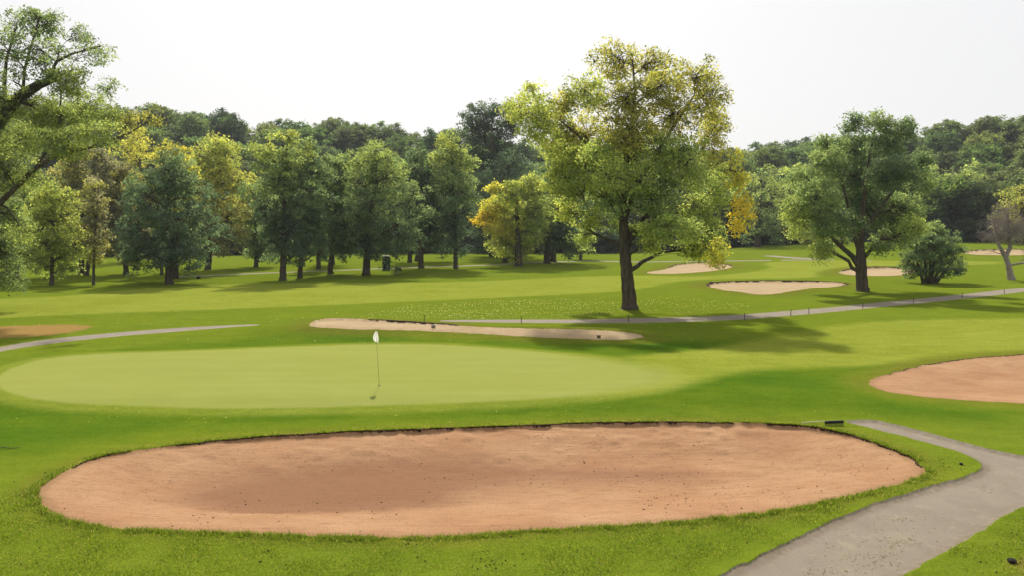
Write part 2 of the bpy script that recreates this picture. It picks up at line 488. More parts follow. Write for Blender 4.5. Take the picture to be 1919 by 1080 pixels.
# ------------------------------------------------------------------ the land: one polar sheet, cut along the edges of sand, path and turf
def bunker_drop(b, X, Y, s):
    yc = b['poly'][:, 1]
    q = sstep(yc.min() + 0.35 * (yc.max() - yc.min()), yc.max(), Y)
    far0 = b['poly'][:, 1].max()
    if far0 < 40:
        nz = noise2(X * 0.7 + 3, Y * 0.7, 31) * 0.55 + noise2(X * 3.0, Y * 3.0, 33) * 0.45
        lm = sstep(0.22, 0.60, nz) * q
    else:
        lm = 0.45 * q
        if 'lipx' in b: lm = lm * sstep(b['lipx'][0], b['lipx'][1], X)
    drop = b['lip'] * (0.15 + 0.95 * lm) * sstep(-0.01, 0.22 if far0 < 40 else 0.6, s) + b['bowl'] * sstep(0.0, b['w'], s) + fbm(X * 0.8, Y * 2.0, 41, 3) * 0.02 * sstep(0.2, 1.0, s)
    return drop, q, lm

def build_land():
    rr = list(np.arange(0.6, 6, 0.6)) + list(np.arange(6, 12.5, 0.2))
    r = 12.5
    while r < 600:
        rr.append(r)
        if r < 60: s = r * r / 6200.0
        elif r < 130: s = min(r * r / 6200.0, 0.55)
        elif r < 225: s = 1.1
        elif r < 360: s = 5.0
        else: s = 25.0
        r += s
    rr.append(600.0)
    rr = np.array(rr)
    core = np.arctan(np.arange(-560, 561, 1.0) / 788.0)
    a1 = core[-1]
    side = np.linspace(a1, 2 * math.pi - a1, 110)[1:-1]
    th = np.concatenate([core, side])
    nr, nt = len(rr), len(th)
    RRg, TT = np.meshgrid(rr, th, indexing='ij')
    n = nr * nt
    RRf = RRg.copy()
    bound = np.zeros((nr, nt), bool)
    owner = np.zeros((nr, nt), np.int8)
    dr = np.gradient(rr)
    SN, CS = np.sin(TT), np.cos(TT)
    def jit(X, Y, f=1.7, seed=3): return fbm(X * f, Y * f, seed, 3)
    F_SD = {}
    def far_(X, Y): return np.clip(np.hypot(X, Y) / 30, 0.5, 2)
    F_SD[1] = lambda X, Y: sdist(REG['fairway_far'], X, Y) + jit(X, Y) * 0.30 * far_(X, Y)
    F_SD[2] = lambda X, Y: sdist(REG['fairway_near'], X, Y) + jit(X, Y) * 0.45 * far_(X, Y)
    F_SD[3] = lambda X, Y: sdist(REG['green'], X, Y) + jit(X, Y) * 0.10 * far_(X, Y)
    bid = 10; names = {}
    for k, b in BUNK.items():
        F_SD[bid] = (lambda b: lambda X, Y: sdist(b['poly'], X, Y) + fbm(X * 2.2, Y * 2.2, 21, 3) * 0.20 * np.clip(np.hypot(X, Y) / 30, 0.6, 2.2))(b)
        names[bid] = k; bid += 1
    pid = 30
    for k, p in PATHS.items():
        F_SD[pid] = (lambda p, a, e: lambda X, Y: sdist(p, X, Y) + e + fbm(X * 2.5, Y * 2.5, 51, 3) * a)(p, 0.12 if k == 'near' else 0.04, 0.6 if k == 'far' else 0.0)
        names[pid] = k; pid += 1
    # move the nearest row of corners onto every edge so that edges come out clean
    for key in sorted(F_SD, reverse=True):
        sd = F_SD[key]((RRf * SN).ravel(), (RRf * CS).ravel()).reshape(nr, nt)
        ii, jj = np.nonzero((sd[:-1] < 0) != (sd[1:] < 0))
        if not len(ii): continue
        a, b = sd[ii, jj], sd[ii + 1, jj]
        t = a / (a - b)
        ra, rb = RRf[ii, jj], RRf[ii + 1, jj]
        tgt = ra + t * (rb - ra)
        pick = np.where(t < 0.5, ii, ii + 1)
        free = ~bound[pick, jj]
        RRf[pick[free], jj[free]] = tgt[free]
        bound[pick[free], jj[free]] = True
        owner[pick[free], jj[free]] = key
    for key in sorted(F_SD, reverse=True):
        sd = F_SD[key]((RRf * np.sin(TT)).ravel(), (RRf * np.cos(TT)).ravel()).reshape(nr, nt)
        ii, jj = np.nonzero(((sd[:, :-1] < 0) != (sd[:, 1:] < 0)) & ~bound[:, :-1] & ~bound[:, 1:])
        if not len(ii): continue
        a, b = sd[ii, jj], sd[ii, jj + 1]
        t = a / (a - b)
        tgt = TT[ii, jj] + t * (TT[ii, jj + 1] - TT[ii, jj])
        pick = np.where(t < 0.5, jj, jj + 1)
        free = ~bound[ii, pick]
        TT[ii[free], pick[free]] = tgt[free]
        bound[ii[free], pick[free]] = True
        owner[ii[free], pick[free]] = key
    X = (RRf * np.sin(TT)).ravel(); Y = (RRf * np.cos(TT)).ravel()
    Z = terrain(X, Y)
    r = np.hypot(X, Y)
    i = np.arange(nr - 1)[:, None] * nt; j = np.arange(nt)[None, :]; j2 = (j + 1) % nt
    F = np.stack([i + j, i + j2, i + nt + j2, i + nt + j], -1).reshape(-1, 4)
    freg = np.zeros(len(F), np.int8)
    z1 = np.zeros((n, 4)); z2 = np.zeros((n, 4)); z1[:, 3] = 1; z2[:, 3] = 1
    sds = {}
    for key in sorted(F_SD):
        sd = F_SD[key](X, Y); sd[owner.ravel() == key] = 0.0; sds[key] = sd
        freg[sd[F].mean(1) < 0] = key
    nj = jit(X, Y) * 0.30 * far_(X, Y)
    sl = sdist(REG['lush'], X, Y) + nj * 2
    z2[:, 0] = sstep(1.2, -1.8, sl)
    wide = np.clip(r / 60, 0.5, 2.5)
    z1[:, 0] = np.maximum(sstep(0.5, -0.5, sds[1] / wide), sstep(0.8, -0.8, sds[2]))
    z1[:, 0] = np.maximum(z1[:, 0], 0.7 * sstep(1.2, 0.4, sds[3]))   # collar of fringe
    gw = 0.16 + 1.3 * sstep(0.5, 6.5, X)
    z1[:, 1] = sstep(1, -1, sds[3] / gw)
    for key, k in names.items():
        sd = sds[key]
        if key < 30:
            b = BUNK[k]
            far = np.clip(r / 30, 0.6, 3)
            ins = sd < -0.01
            s = -sd
            drop, q, lm = bunker_drop(b, X, Y, s)
            if k == 'near': Z = Z + 0.05 * np.exp(-np.clip(sd, 0, 9) / 0.5) * (sd >= -0.01) * (sd < 5) * q
            elif k != 'right': Z = Z + 0.12 * np.exp(-np.clip(sd, 0, 9) / 0.8) * (sd >= -0.01) * (sd < 5) * q
            Z = np.where(ins, Z - drop, Z)
            z1[:, 2] = np.maximum(z1[:, 2], np.where(sd < 5.5, 0.9 * sstep(1.4 * far, 0.1, sd) * (sd > -0.05), 0))
            z2[ins, 0] = 0
            cell = np.maximum(r * r / 9000.0, 0.03)
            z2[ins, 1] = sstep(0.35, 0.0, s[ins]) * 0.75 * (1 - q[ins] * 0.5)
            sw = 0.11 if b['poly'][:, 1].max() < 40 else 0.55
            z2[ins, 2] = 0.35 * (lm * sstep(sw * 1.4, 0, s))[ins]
        else:
            ins = sd < 0.0
            if k == 'near':
                Z = Z - 0.045 * sstep(0.06, -0.22, sd) + 0.03 * np.exp(-np.clip(sd, 0, 9) / 0.3) * (~ins) * (sd < 5)
            z2[ins, 1] = 0
            z2[ins, 0] = sstep(-0.35, 0.0, sd[ins])
    anyb = np.min([sds[k] for k in sds if k >= 10], 0) < 0.02
    for poly in (BARE, BARE2):
        sb = sdist(poly, X, Y)
        z2[:, 1] = np.where(anyb, z2[:, 1], np.maximum(z2[:, 1], sstep(0.9, -1.2, sb)))
    # shade on the near bunker's far bank, painted into the sand colour
    bank_shade_poly = region([(330,915),(370,885),(450,868),(600,850),(760,842),(900,838),(1000,850),(1250,852),(1330,866),(1200,872),(1000,872),(900,890),(840,912),(790,925),(640,936),(500,945),(400,940)])
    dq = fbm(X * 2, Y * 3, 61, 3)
    sd = sdist(bank_shade_poly, X, Y) + dq * 0.5
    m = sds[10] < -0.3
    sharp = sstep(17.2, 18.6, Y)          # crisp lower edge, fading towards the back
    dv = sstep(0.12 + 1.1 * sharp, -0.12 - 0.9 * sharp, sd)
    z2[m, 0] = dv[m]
    V = np.stack([X, Y, Z], 1)
    F = F[:, ::-1]
    def cut(mask):
        f = F[mask]
        u, inv = np.unique(f, return_inverse=True)
        return V[u], inv.reshape(f.shape), u
    objs = {}
    spec = {0: ('ground', TURF), 1: ('fairway', TURF), 2: ('fairway', TURF), 3: ('putting_green', TURF)}
    for b_ in names:
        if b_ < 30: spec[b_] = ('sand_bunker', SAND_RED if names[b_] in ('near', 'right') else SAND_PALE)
        else: spec[b_] = ('path', ASPHALT)
    labels = {0: 'mown green rough grass covering the whole golf course', 1: 'long pale fairway crossing in front of the row of trees',
              2: 'pale green fairway at right joining the putting green', 3: 'smooth pale putting green with the flagstick in it'}
    bl = {'near': 'large reddish sand bunker across the foreground', 'right': 'reddish sand bunker cut off by the right edge of the photo',
          'behind': 'long narrow sand bunker on the bank behind the putting green', 'far_a': 'pale sand bunker between the two big trees, above the path',
          'far_b': 'pale sand bunker partly hidden by drooping yellow leaves', 'far_c': 'small pale sand bunker behind the right tree trunk and the round bush',
          'far_d': 'thin strip of sand bunker far off behind the bare tree'}
    pl = {'near': 'grey asphalt cart path bending through the right foreground', 'mid': 'grey cart path running past the big tree to the right edge, lined with stakes',
          'left': 'narrow grey cart path at the left edge, ending in the grass', 'far': 'thin pale path running far off below the trees', 'tee': 'short pale path branching off in the far grass'}
    for k, v in bl.items():
        labels[[i_ for i_, n_ in names.items() if n_ == k and i_ < 30][0]] = v
    for k, v in pl.items():
        labels[[i_ for i_, n_ in names.items() if n_ == k and i_ >= 30][0]] = v
    cats = {'ground': 'ground', 'fairway': 'fairway', 'putting_green': 'putting green', 'sand_bunker': 'sand bunker', 'path': 'path'}
    for k, (nm, mt) in spec.items():
        mk = freg == k
        if not mk.any(): continue
        v, f, u = cut(mk)
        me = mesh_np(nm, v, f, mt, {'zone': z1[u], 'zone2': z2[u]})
        o = obj(nm, me)
        tag(o, labels[k], cats[nm], kind='structure')
        objs[k] = o
    return objs
LAND = build_land()

def rims():
    rng = np.random.default_rng(41)
    t = NT('rim_soil')
    c = t.mix(t.ramp(t.noise(14, 4, 0.7), 0.35, 0.7), (0.022, 0.013, 0.009), (0.085, 0.048, 0.026))
    mat = t.done(t.principled(c, 0.95, t.bump(t.noise(30, 4, 0.8), 0.03, 1.0), 0.05))
    for idx, (k, b) in enumerate(BUNK.items()):
        near = b['poly'][:, 1].max() < 40
        step = 0.035 if k == 'near' else (0.06 if near else 0.2)
        P = b['poly']; Q = np.roll(P, -1, 0)
        pts = []
        for a, c_ in zip(P, Q):
            m = max(1, int(np.linalg.norm(c_ - a) / step))
            u = np.arange(m)[:, None] / m
            pts.append(a * (1 - u) + c_ * u)
        p = np.concatenate(pts)
        tg = np.roll(p, -3, 0) - np.roll(p, 3, 0); tg /= np.linalg.norm(tg, axis=1)[:, None] + 1e-9
        area = 0.5 * np.sum(P[:, 0] * Q[:, 1] - Q[:, 0] * P[:, 1])
        nrm = np.stack([tg[:, 1], -tg[:, 0]], 1) * (1 if area > 0 else -1)
        for _ in range(2):
            x, y = p[:, 0], p[:, 1]
            f = sdist(b['poly'], x, y) + fbm(x * 2.2, y * 2.2, 21, 3) * 0.20 * np.clip(np.hypot(x, y) / 30, 0.6, 2.2)
            p = p - nrm * f[:, None]
        n = len(p)
        x, y = p[:, 0], p[:, 1]
        _, q, lm = bunker_drop(b, x, y, np.full(n, 0.01))
        if k == 'near': e = 0.05 * q
        elif k == 'right': e = 0 * q
        else: e = 0.12 * q
        zg = terrain(x, y) + e
        rag = rng.random(n) * 0.5 + noise2(np.arange(n) * 0.23, np.zeros(n), 7 + idx)
        h = b['lip'] * lm * (0.25 + 0.9 * rag) + 0.004
        ins = (0.01 + 0.035 * rng.random(n) + 0.05 * noise2(np.arange(n) * 0.11, np.ones(n), 9)) * (1 if near else 3)
        out = 0.07 if near else 0.2
        def row(off, z): return np.column_stack([p + nrm * np.asarray(off).reshape(-1, 1), z])
        up = 0.012 * lm * rng.random(n)
        rows = [row(np.full(n, out), zg - 0.03), row(np.full(n, out * 0.3), zg + up), row(-ins, zg + up * 0.5 - 0.004), row(-ins * (0.3 + 0.5 * rng.random(n)), zg - h * 0.6), row(-ins * 1.1, zg - h - 0.03)]
        v = np.stack(rows, 1)
        on = lm > 0.12
        i = np.arange(n); j = (i + 1) % n
        good = on[i] & on[j]
        i, j = i[good], j[good]
        f = np.concatenate([np.stack([i * 5 + a, j * 5 + a, j * 5 + a + 1, i * 5 + a + 1], 1) for a in range(4)])
        key = 10 + idx
        if len(f) and key in LAND:
            obj('rim', mesh_np('rim', v.reshape(-1, 3), f, mat, smooth=False), LAND[key])
rims()

def ground_z(x, y):
    """height of the finished land (bunker floors approximately)"""
    return terrain(x, y)

# ------------------------------------------------------------------ trees
def leaves(pts, size, tint, rng, up=0.2, name='crown', aspect=0.62, var=0.22):
    """one rhombic folded leaf per point; tint (n,3)"""
    n = len(pts)
    nrm = rng.normal(size=(n, 3)); nrm[:, 2] = np.abs(nrm[:, 2]) + up
    nrm /= np.linalg.norm(nrm, axis=1)[:, None]
    t = rng.normal(size=(n, 3)); t -= nrm * (t * nrm).sum(1)[:, None]
    t /= np.linalg.norm(t, axis=1)[:, None] + 1e-9
    b = np.cross(nrm, t)
    s = size * (0.6 + 0.8 * rng.random(n))[:, None]
    fold = nrm * s * 0.12
    v = np.stack([pts - t * s * 0.5, pts + b * s * 0.5 * aspect + fold, pts + t * s * 0.5 - fold, pts - b * s * 0.5 * aspect + fold], 1).reshape(-1, 3)
    f = np.arange(n * 4).reshape(-1, 4)
    k = (1 + var * (rng.random((n, 1)) - 0.5) * 2)
    hue = 1 + 0.18 * (rng.random((n, 1)) - 0.5) * np.array([[1.6, 0.3, -0.4]])
    c = np.clip(tint * k * hue, 0, 1)
    c4 = np.concatenate([c, np.ones((n, 1))], 1)
    return mesh_np(name, v, f, LEAF, {'tint': np.repeat(c4, 4, 0)}, smooth=False)

def bez(p0, p1, p2, n):
    t = np.linspace(0, 1, n)[:, None]
    return (1 - t) ** 2 * p0 + 2 * (1 - t) * t * p1 + t * t * p2

def grow(trunks, lobes, rng, leaf_size, n_leaves, twig=0.012, clump=0.42, extra_twigs=0, per=34, droop=0.0, shell=3.2, limb_k=0.030):
    """trunks: list of (pts, radii); lobes: (centre, radii, tint, weight). Returns trunk mesh, crown mesh, all in the same local space"""
    T = Tubes()
    nodes = []; nrad = []
    for pts, rad in trunks:
        pts = np.asarray(pts, float); rad = np.asarray(rad, float)
        m = len(pts)
        tt = np.linspace(0, m - 1, (m - 1) * 4 + 1)
        P = np.stack([np.interp(tt, np.arange(m), pts[:, k]) for k in range(3)], 1)
        Q = np.interp(tt, np.arange(m), rad)
        P[1:-1, :2] += rng.normal(size=(len(P) - 2, 2)) * Q[1:-1, None] * 0.06
        T.add(P, Q, 12)
        sel = range(len(P) // 4, len(P))
        nodes += [P[k] for k in sel]; nrad += [Q[k] for k in sel]
    nodes = list(nodes); base = nodes[0]
    order = sorted(range(len(lobes)), key=lambda k: min(np.linalg.norm(np.asarray(lobes[k][0]) - nd) for nd in nodes[::4]))
    pts_all = []; tint_all = []
    wsum = sum(l[3] * (l[1][0] * l[1][1] * l[1][2]) ** (2 / 3) for l in lobes)
    for k in order:
        c, rd, tint, w = lobes[k]
        c = np.asarray(c, float); rd = np.asarray(rd, float)
        N = np.array(nodes); Rd = np.array(nrad)
        d = np.linalg.norm(N - c, axis=1)
        pen = d + 1.3 * np.clip(N[:, 2] - (c[2] - 0.35 * d), 0, 99) + 0.6 / (Rd + 0.05) * 0.2
        i = int(np.argmin(pen))
        p0 = N[i]; dist = d[i]
        r0 = min(0.62 * Rd[i], limb_k * dist + 0.03)
        mid = p0 * 0.5 + c * 0.5 + np.array((0, 0, 0.18 * dist)) + rng.normal(size=3) * 0.06 * dist
        L = bez(p0, mid, c, 8); L[1:-1] += rng.normal(size=(6, 3)) * 0.02 * dist
        q = np.linspace(r0, max(r0 * 0.3, twig * 1.6), 8)
        if dist > 0.15: T.add(L, q, 6)
        nodes += list(L[2:]); nrad += list(q[2:])
        nl = int(n_leaves * w * (rd[0] * rd[1] * rd[2]) ** (2 / 3) / wsum)
        nc = max(4, nl // per)
        u = rng.normal(size=(nc, 3)); u /= np.linalg.norm(u, axis=1)[:, None]
        rad = rng.random(nc) ** (1 / shell)
        # lumpy lobe: radius varies with direction
        ph = rng.random(6) * 6.28
        lump = 1 + 0.16 * np.sin(3 * u[:, 0] + ph[0]) * np.sin(4 * u[:, 2] + ph[1]) + 0.12 * np.sin(6 * u[:, 1] + ph[2]) * np.sin(5 * u[:, 0] + ph[3])
        cp = c + u * rd * (rad * lump)[:, None]
        cp[:, 2] -= droop * rng.random(nc) * rd[2]
        seg = L[3:]
        for m in range(nc):
            if rng.random() < 0.8:
                s0 = seg[int(rng.integers(len(seg)))]
                e = cp[m]; h = (s0 + e) / 2 + np.array((0, 0, 0.1 * np.linalg.norm(e - s0)))
                T.add(bez(s0, h, e, 4), np.linspace(twig * 1.7, twig * 0.6, 4), 4)
        for _ in range(int(extra_twigs * nc)):
            s0 = cp[int(rng.integers(nc))]
            e = s0 + rng.normal(size=3) * rd * 0.35 + np.array((0, 0, 0.15 * rd[2]))
            T.add(np.stack([s0, (s0 + e) / 2 + rng.normal(size=3) * 0.05, e]), np.array((twig, twig * 0.8, twig * 0.5)), 3)
        cs = clump * (0.7 + 0.7 * rng.random((nc, 1, 1)))
        off = rng.normal(size=(nc, per, 3)); off /= np.linalg.norm(off, axis=2)[:, :, None]
        off *= 1.75 * rng.random((nc, per, 1)) ** 0.45 * cs * np.array((1, 1, 0.55))
        off[:, :, 2] -= 0.25 * (off[:, :, 0] ** 2 + off[:, :, 1] ** 2) / cs[:, :, 0]   # sprays droop at their rims
        lp = (cp[:, None, :] + off).reshape(-1, 3)
        ct = np.asarray(tint)[None, :] * (1 + 0.22 * rng.normal(size=(nc, 1)) * np.array([[1.1, 1.0, 0.8]]))
        pts_all.append(lp); tint_all.append(np.repeat(np.clip(ct, 0.004, 1), per, 0))
    P = np.concatenate(pts_all); C = np.concatenate(tint_all)
    return T, P, C

def tree_at(name, label, cat, base_px, trunks, lobes, seed, leaf, n_leaves, bark=None, group=None, crown=True, depth=None, shade=1.0, **kw):
    """trunks and lobes in world space; the tree stands on the ground seen at base_px"""
    rng = np.random.default_rng(seed)
    B = on_ground(*base_px)
    if depth is not None:
        B = np.array((at_depth(base_px[0], base_px[1], depth)[0], depth, 0.0)); B[2] = float(terrain(B[0], B[1]))
    trunks = [(np.asarray(p) - B, r) for p, r in trunks]
    lobes = [(np.asarray(c) - B, r, t, w) for c, r, t, w in lobes]
    T, P, C = grow(trunks, lobes, rng, leaf, n_leaves, **kw)
    C = C * shade
    root = empty(name, B)
    tag(root, label, cat, group)
    obj('trunk', T.mesh('trunk', bark or BARK), root)
    if crown: obj('crown', leaves(P, leaf, C, rng), root)
    return root

def _k(c, k=2.15): return tuple(v * k for v in c)
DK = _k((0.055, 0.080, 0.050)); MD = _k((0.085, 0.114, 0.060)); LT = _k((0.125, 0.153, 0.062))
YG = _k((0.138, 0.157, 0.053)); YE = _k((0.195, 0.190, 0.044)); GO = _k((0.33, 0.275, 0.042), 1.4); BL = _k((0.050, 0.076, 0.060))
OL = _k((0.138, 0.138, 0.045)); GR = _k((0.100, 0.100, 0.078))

def px_lobes(lst, D, seed, deep=0.75, off=3.0):
    """lobes given by where they are seen (px, py, half width, half height, tint, weight) for a tree whose trunk stands D away"""
    rng = np.random.default_rng(seed)
    out = []
    for l in lst:
        px, py, hw, hh, tint = l[:5]
        w = l[5] if len(l) > 5 else 1.0
        dd = l[6] if len(l) > 6 else rng.uniform(-off, off)
        c = at_depth(px, py, D + dd)
        k = (D + dd) / FPX
        rx, rz = hw * k, hh * k
        out.append((c, (rx, (rx + rz) / 2 * deep + 0.3, rz), tint, w))
    return out

def px_trunk(pts, D, base, flare=1.5):
    """polyline seen at (px, py, width in px) at distance D, starting at the ground"""
    P = []; Q = []
    for i, (px, py, w) in enumerate(pts):
        P.append(at_depth(px, py, D) if i else base - np.array((0, 0, 0.15)))
        Q.append(w * 0.5 * D / FPX)
    P = np.array(P); Q = np.array(Q)
    return P, Q

def hero():
    bp = (1180, 581)
    B = on_ground(*bp); D = B[1]
    tr = px_trunk([(1180, 584, 37), (1179, 572, 29), (1177, 540, 25), (1174, 500, 22), (1171, 460, 21), (1169, 425, 18), (1168, 380, 14), (1171, 330, 12), (1178, 280, 10), (1186, 230, 8), (1190, 170, 5), (1185, 110, 3)], D, B)
    l1 = px_trunk([(1172, 455, 14), (1188, 435, 14), (1208, 408, 12), (1228, 385, 9), (1262, 350, 6), (1300, 310, 5)], D, at_depth(1172, 455, D))
    l2 = px_trunk([(1168, 415, 10), (1185, 370, 9), (1215, 310, 8), (1250, 255, 6), (1300, 180, 4)], D - 0.3, at_depth(1168, 415, D))
    l3 = px_trunk([(1167, 385, 6), (1152, 350, 6), (1125, 305, 5), (1095, 262, 4), (1050, 225, 3), (1000, 205, 2)], D + 0.3, at_depth(1167, 385, D))
    l4 = px_trunk([(1171, 470, 7), (1155, 455, 6), (1120, 440, 5), (1095, 425, 3)], D + 0.5, at_depth(1171, 470, D))
    lb = [(1150,112,52,42,OL),(1225,118,45,38,OL),(1305,140,45,40,OL),(1335,180,30,50,OL),(1095,165,45,42,YG),(1170,185,70,52,OL),(1260,215,70,58,OL),
          (1000,205,50,42,YG),(1012,242,42,32,YG),(1038,272,36,30,YG),(1000,172,24,22,YG),(1062,195,36,32,OL),(962,198,24,28,YG),(1045,235,48,42,YG),(1100,255,60,50,OL),(1110,310,70,55,LT),(1050,330,38,50,YG),(1060,285,35,38,YG),(1190,290,75,58,LT),(1290,300,65,65,LT),
          (1335,262,30,60,OL),(1380,320,24,42,YE),(1350,345,36,46,LT),(1392,385,20,42,GO),(1380,420,14,22,GO),(1300,390,62,52,LT),(1225,365,70,50,MD),(1130,368,52,42,LT),
          (1062,392,26,36,YG),(1260,430,46,34,LT),(1325,435,42,42,LT),(1338,472,24,26,YE),(1345,488,14,16,GO),(1300,465,24,24,YG),(1222,458,16,26,YG),(1105,405,24,24,YG),(1090,440,20,28,LT),
          (1180,238,60,45,OL),(1240,285,50,45,LT),(1160,420,20,18,LT),(1200,430,20,18,LT),(1340,225,26,40,OL),(1150,330,42,38,LT,1,-3.2),(1115,285,40,34,LT,1,-3),(1205,335,42,36,LT,1,-3.2),(1170,260,40,34,OL,1,-3),(1235,420,34,26,LT,1,-2.5),(1145,385,28,22,MD,1,-2.6),(1290,430,34,30,LT,1,-2),(1335,452,24,28,LT,1,-1),(1305,468,20,20,YG,1,-1),(1218,448,20,26,LT,1,-1),(1080,345,34,36,LT,1,-1.5),(1240,160,50,38,OL)]
    lobes = px_lobes([(a, b, c * 0.88, d * 0.86) + tuple(e) for a, b, c, d, *e in lb], D, 5, 0.8, 3.6)
    return tree_at('shade_tree', 'tallest tree, standing alone, with olive crown yellowing at its edges', 'tree', bp, [tr, l1, l2, l3, l4], lobes, 11, 0.185, 86000, clump=0.36, twig=0.014)
hero()

def right_tree():
    bp = (1617, 547)
    B = on_ground(*bp); D = B[1]
    tr = px_trunk([(1617, 549, 27), (1616, 540, 22), (1615, 510, 20), (1613, 480, 17), (1612, 440, 12), (1616, 400, 9), (1622, 350, 7), (1630, 290, 5), (1640, 240, 3)], D, B)
    l1 = px_trunk([(1609, 495, 11), (1598, 480, 10), (1585, 469, 9), (1572, 458, 8), (1555, 440, 6), (1520, 400, 4)], D, at_depth(1609, 495, D))
    l2 = px_trunk([(1611, 470, 8), (1602, 445, 8), (1598, 420, 6), (1580, 350, 4), (1560, 290, 3)], D + 0.5, at_depth(1611, 470, D))
    l3 = px_trunk([(1613, 440, 7), (1640, 400, 6), (1680, 350, 5), (1710, 320, 3)], D, at_depth(1613, 440, D))
    lb = [(1597,228,20,24,DK),(1645,228,30,26,MD),(1697,242,24,26,DK),(1660,268,40,30,DK),(1605,272,42,34,DK),(1545,264,16,18,MD),(1565,272,26,26,MD),(1550,305,45,36,MD),(1512,335,34,36,MD),
          (1492,395,30,34,LT),(1530,370,50,45,MD),(1600,330,62,48,DK),(1672,322,58,46,DK),(1725,335,28,38,MD),(1620,390,68,48,DK),(1690,390,50,42,MD),(1545,425,36,42,MD),(1540,468,20,26,LT),
          (1680,440,42,28,MD),(1650,462,24,16,MD),(1500,425,28,26,LT),(1712,425,22,26,LT),(1585,415,40,30,DK),(1728,300,18,24,DK),(1570,445,18,18,MD)]
    lobes = px_lobes([(a, b, c * 0.86, d * 0.84) + tuple(e) for a, b, c, d, *e in lb], D, 6, 0.8, 4.2)
    return tree_at('shade_tree', 'dark green broad tree with a forked trunk beside the cart path at right', 'tree', bp, [tr, l1, l2, l3], lobes, 12, 0.22, 54000, clump=0.42, twig=0.016)
right_tree()

def left_tree():
    D = 58.0
    bp = (-150, 600)
    B = np.array((at_depth(bp[0], 590, D)[0], D, 0.0)); B[2] = float(terrain(B[0], B[1]))
    tr = px_trunk([(-150, 590, 60), (-140, 540, 50), (-120, 460, 44), (-95, 380, 38), (-60, 310, 32), (-20, 250, 28), (10, 208, 24), (40, 178, 20), (75, 157, 16), (110, 145, 10)], D, B)
    l1 = px_trunk([(-115, 440, 20), (-70, 420, 18), (-10, 390, 11), (30, 350, 9), (60, 320, 8), (95, 296, 7), (140, 283, 6), (190, 270, 4.5), (240, 250, 3), (280, 225, 2)], D - 0.5, at_depth(-115, 440, D))
    l2 = px_trunk([(10, 208, 9), (8, 160, 7), (12, 110, 5), (30, 50, 3)], D, at_depth(10, 208, D))
    l3 = px_trunk([(42, 178, 6), (46, 130, 5), (60, 80, 4), (75, 30, 2.5)], D, at_depth(42, 178, D))
    l4 = px_trunk([(90, 150, 7), (105, 115, 5), (135, 100, 4), (190, 85, 2.5)], D, at_depth(90, 150, D))
    l5 = px_trunk([(60, 320, 6), (105, 255, 5), (112, 210, 4), (115, 170, 3)], D, at_depth(60, 320, D))
    sp = 0.42
    lb = [(70,35,40,28,MD,0.7),(28,42,24,26,MD,0.45),(95,45,18,30,MD,0.8),(10,95,30,40,MD,sp),(60,85,40,32,MD,0.5),(140,60,30,26,MD,sp),(165,95,36,26,MD,0.34),(195,95,24,22,MD,0.3),(110,100,30,26,MD,0.35),(150,130,26,14,MD,0.25),
          (125,155,28,34,LT,1.3),(80,130,34,24,MD,0.7),(25,150,28,20,MD,0.4),(5,190,20,40,MD,0.9),(60,200,45,34,LT),(110,215,40,36,LT),(165,205,42,32,LT),(205,165,22,20,MD,0.5),(205,215,30,22,LT),(40,260,48,36,LT),(120,265,50,30,LT),(190,245,30,24,LT),
          (240,230,28,22,OL,0.55),(285,212,30,22,OL,0.25),(250,262,24,12,OL,0.4),(10,320,34,44,LT),(60,330,30,30,LT,0.7),(15,400,30,44,MD),(10,470,28,44,MD),(20,525,28,26,MD),(40,430,24,30,LT,0.5),(-40,260,60,60,LT),(-60,150,60,70,MD,0.7),(-60,400,50,70,DK),(-70,500,50,60,DK),(-40,60,50,50,MD,0.5)]
    lobes = px_lobes(lb, D, 7, 0.8, 3.4)
    return tree_at('leaning_tree', 'leaning tree reaching in from the left edge with dark bare limbs against the sky', 'tree', bp, [tr, l1, l2, l3, l4, l5], lobes, 13, 0.165, 62000, depth=D, clump=0.36, twig=0.013, shade=0.84)
left_tree()

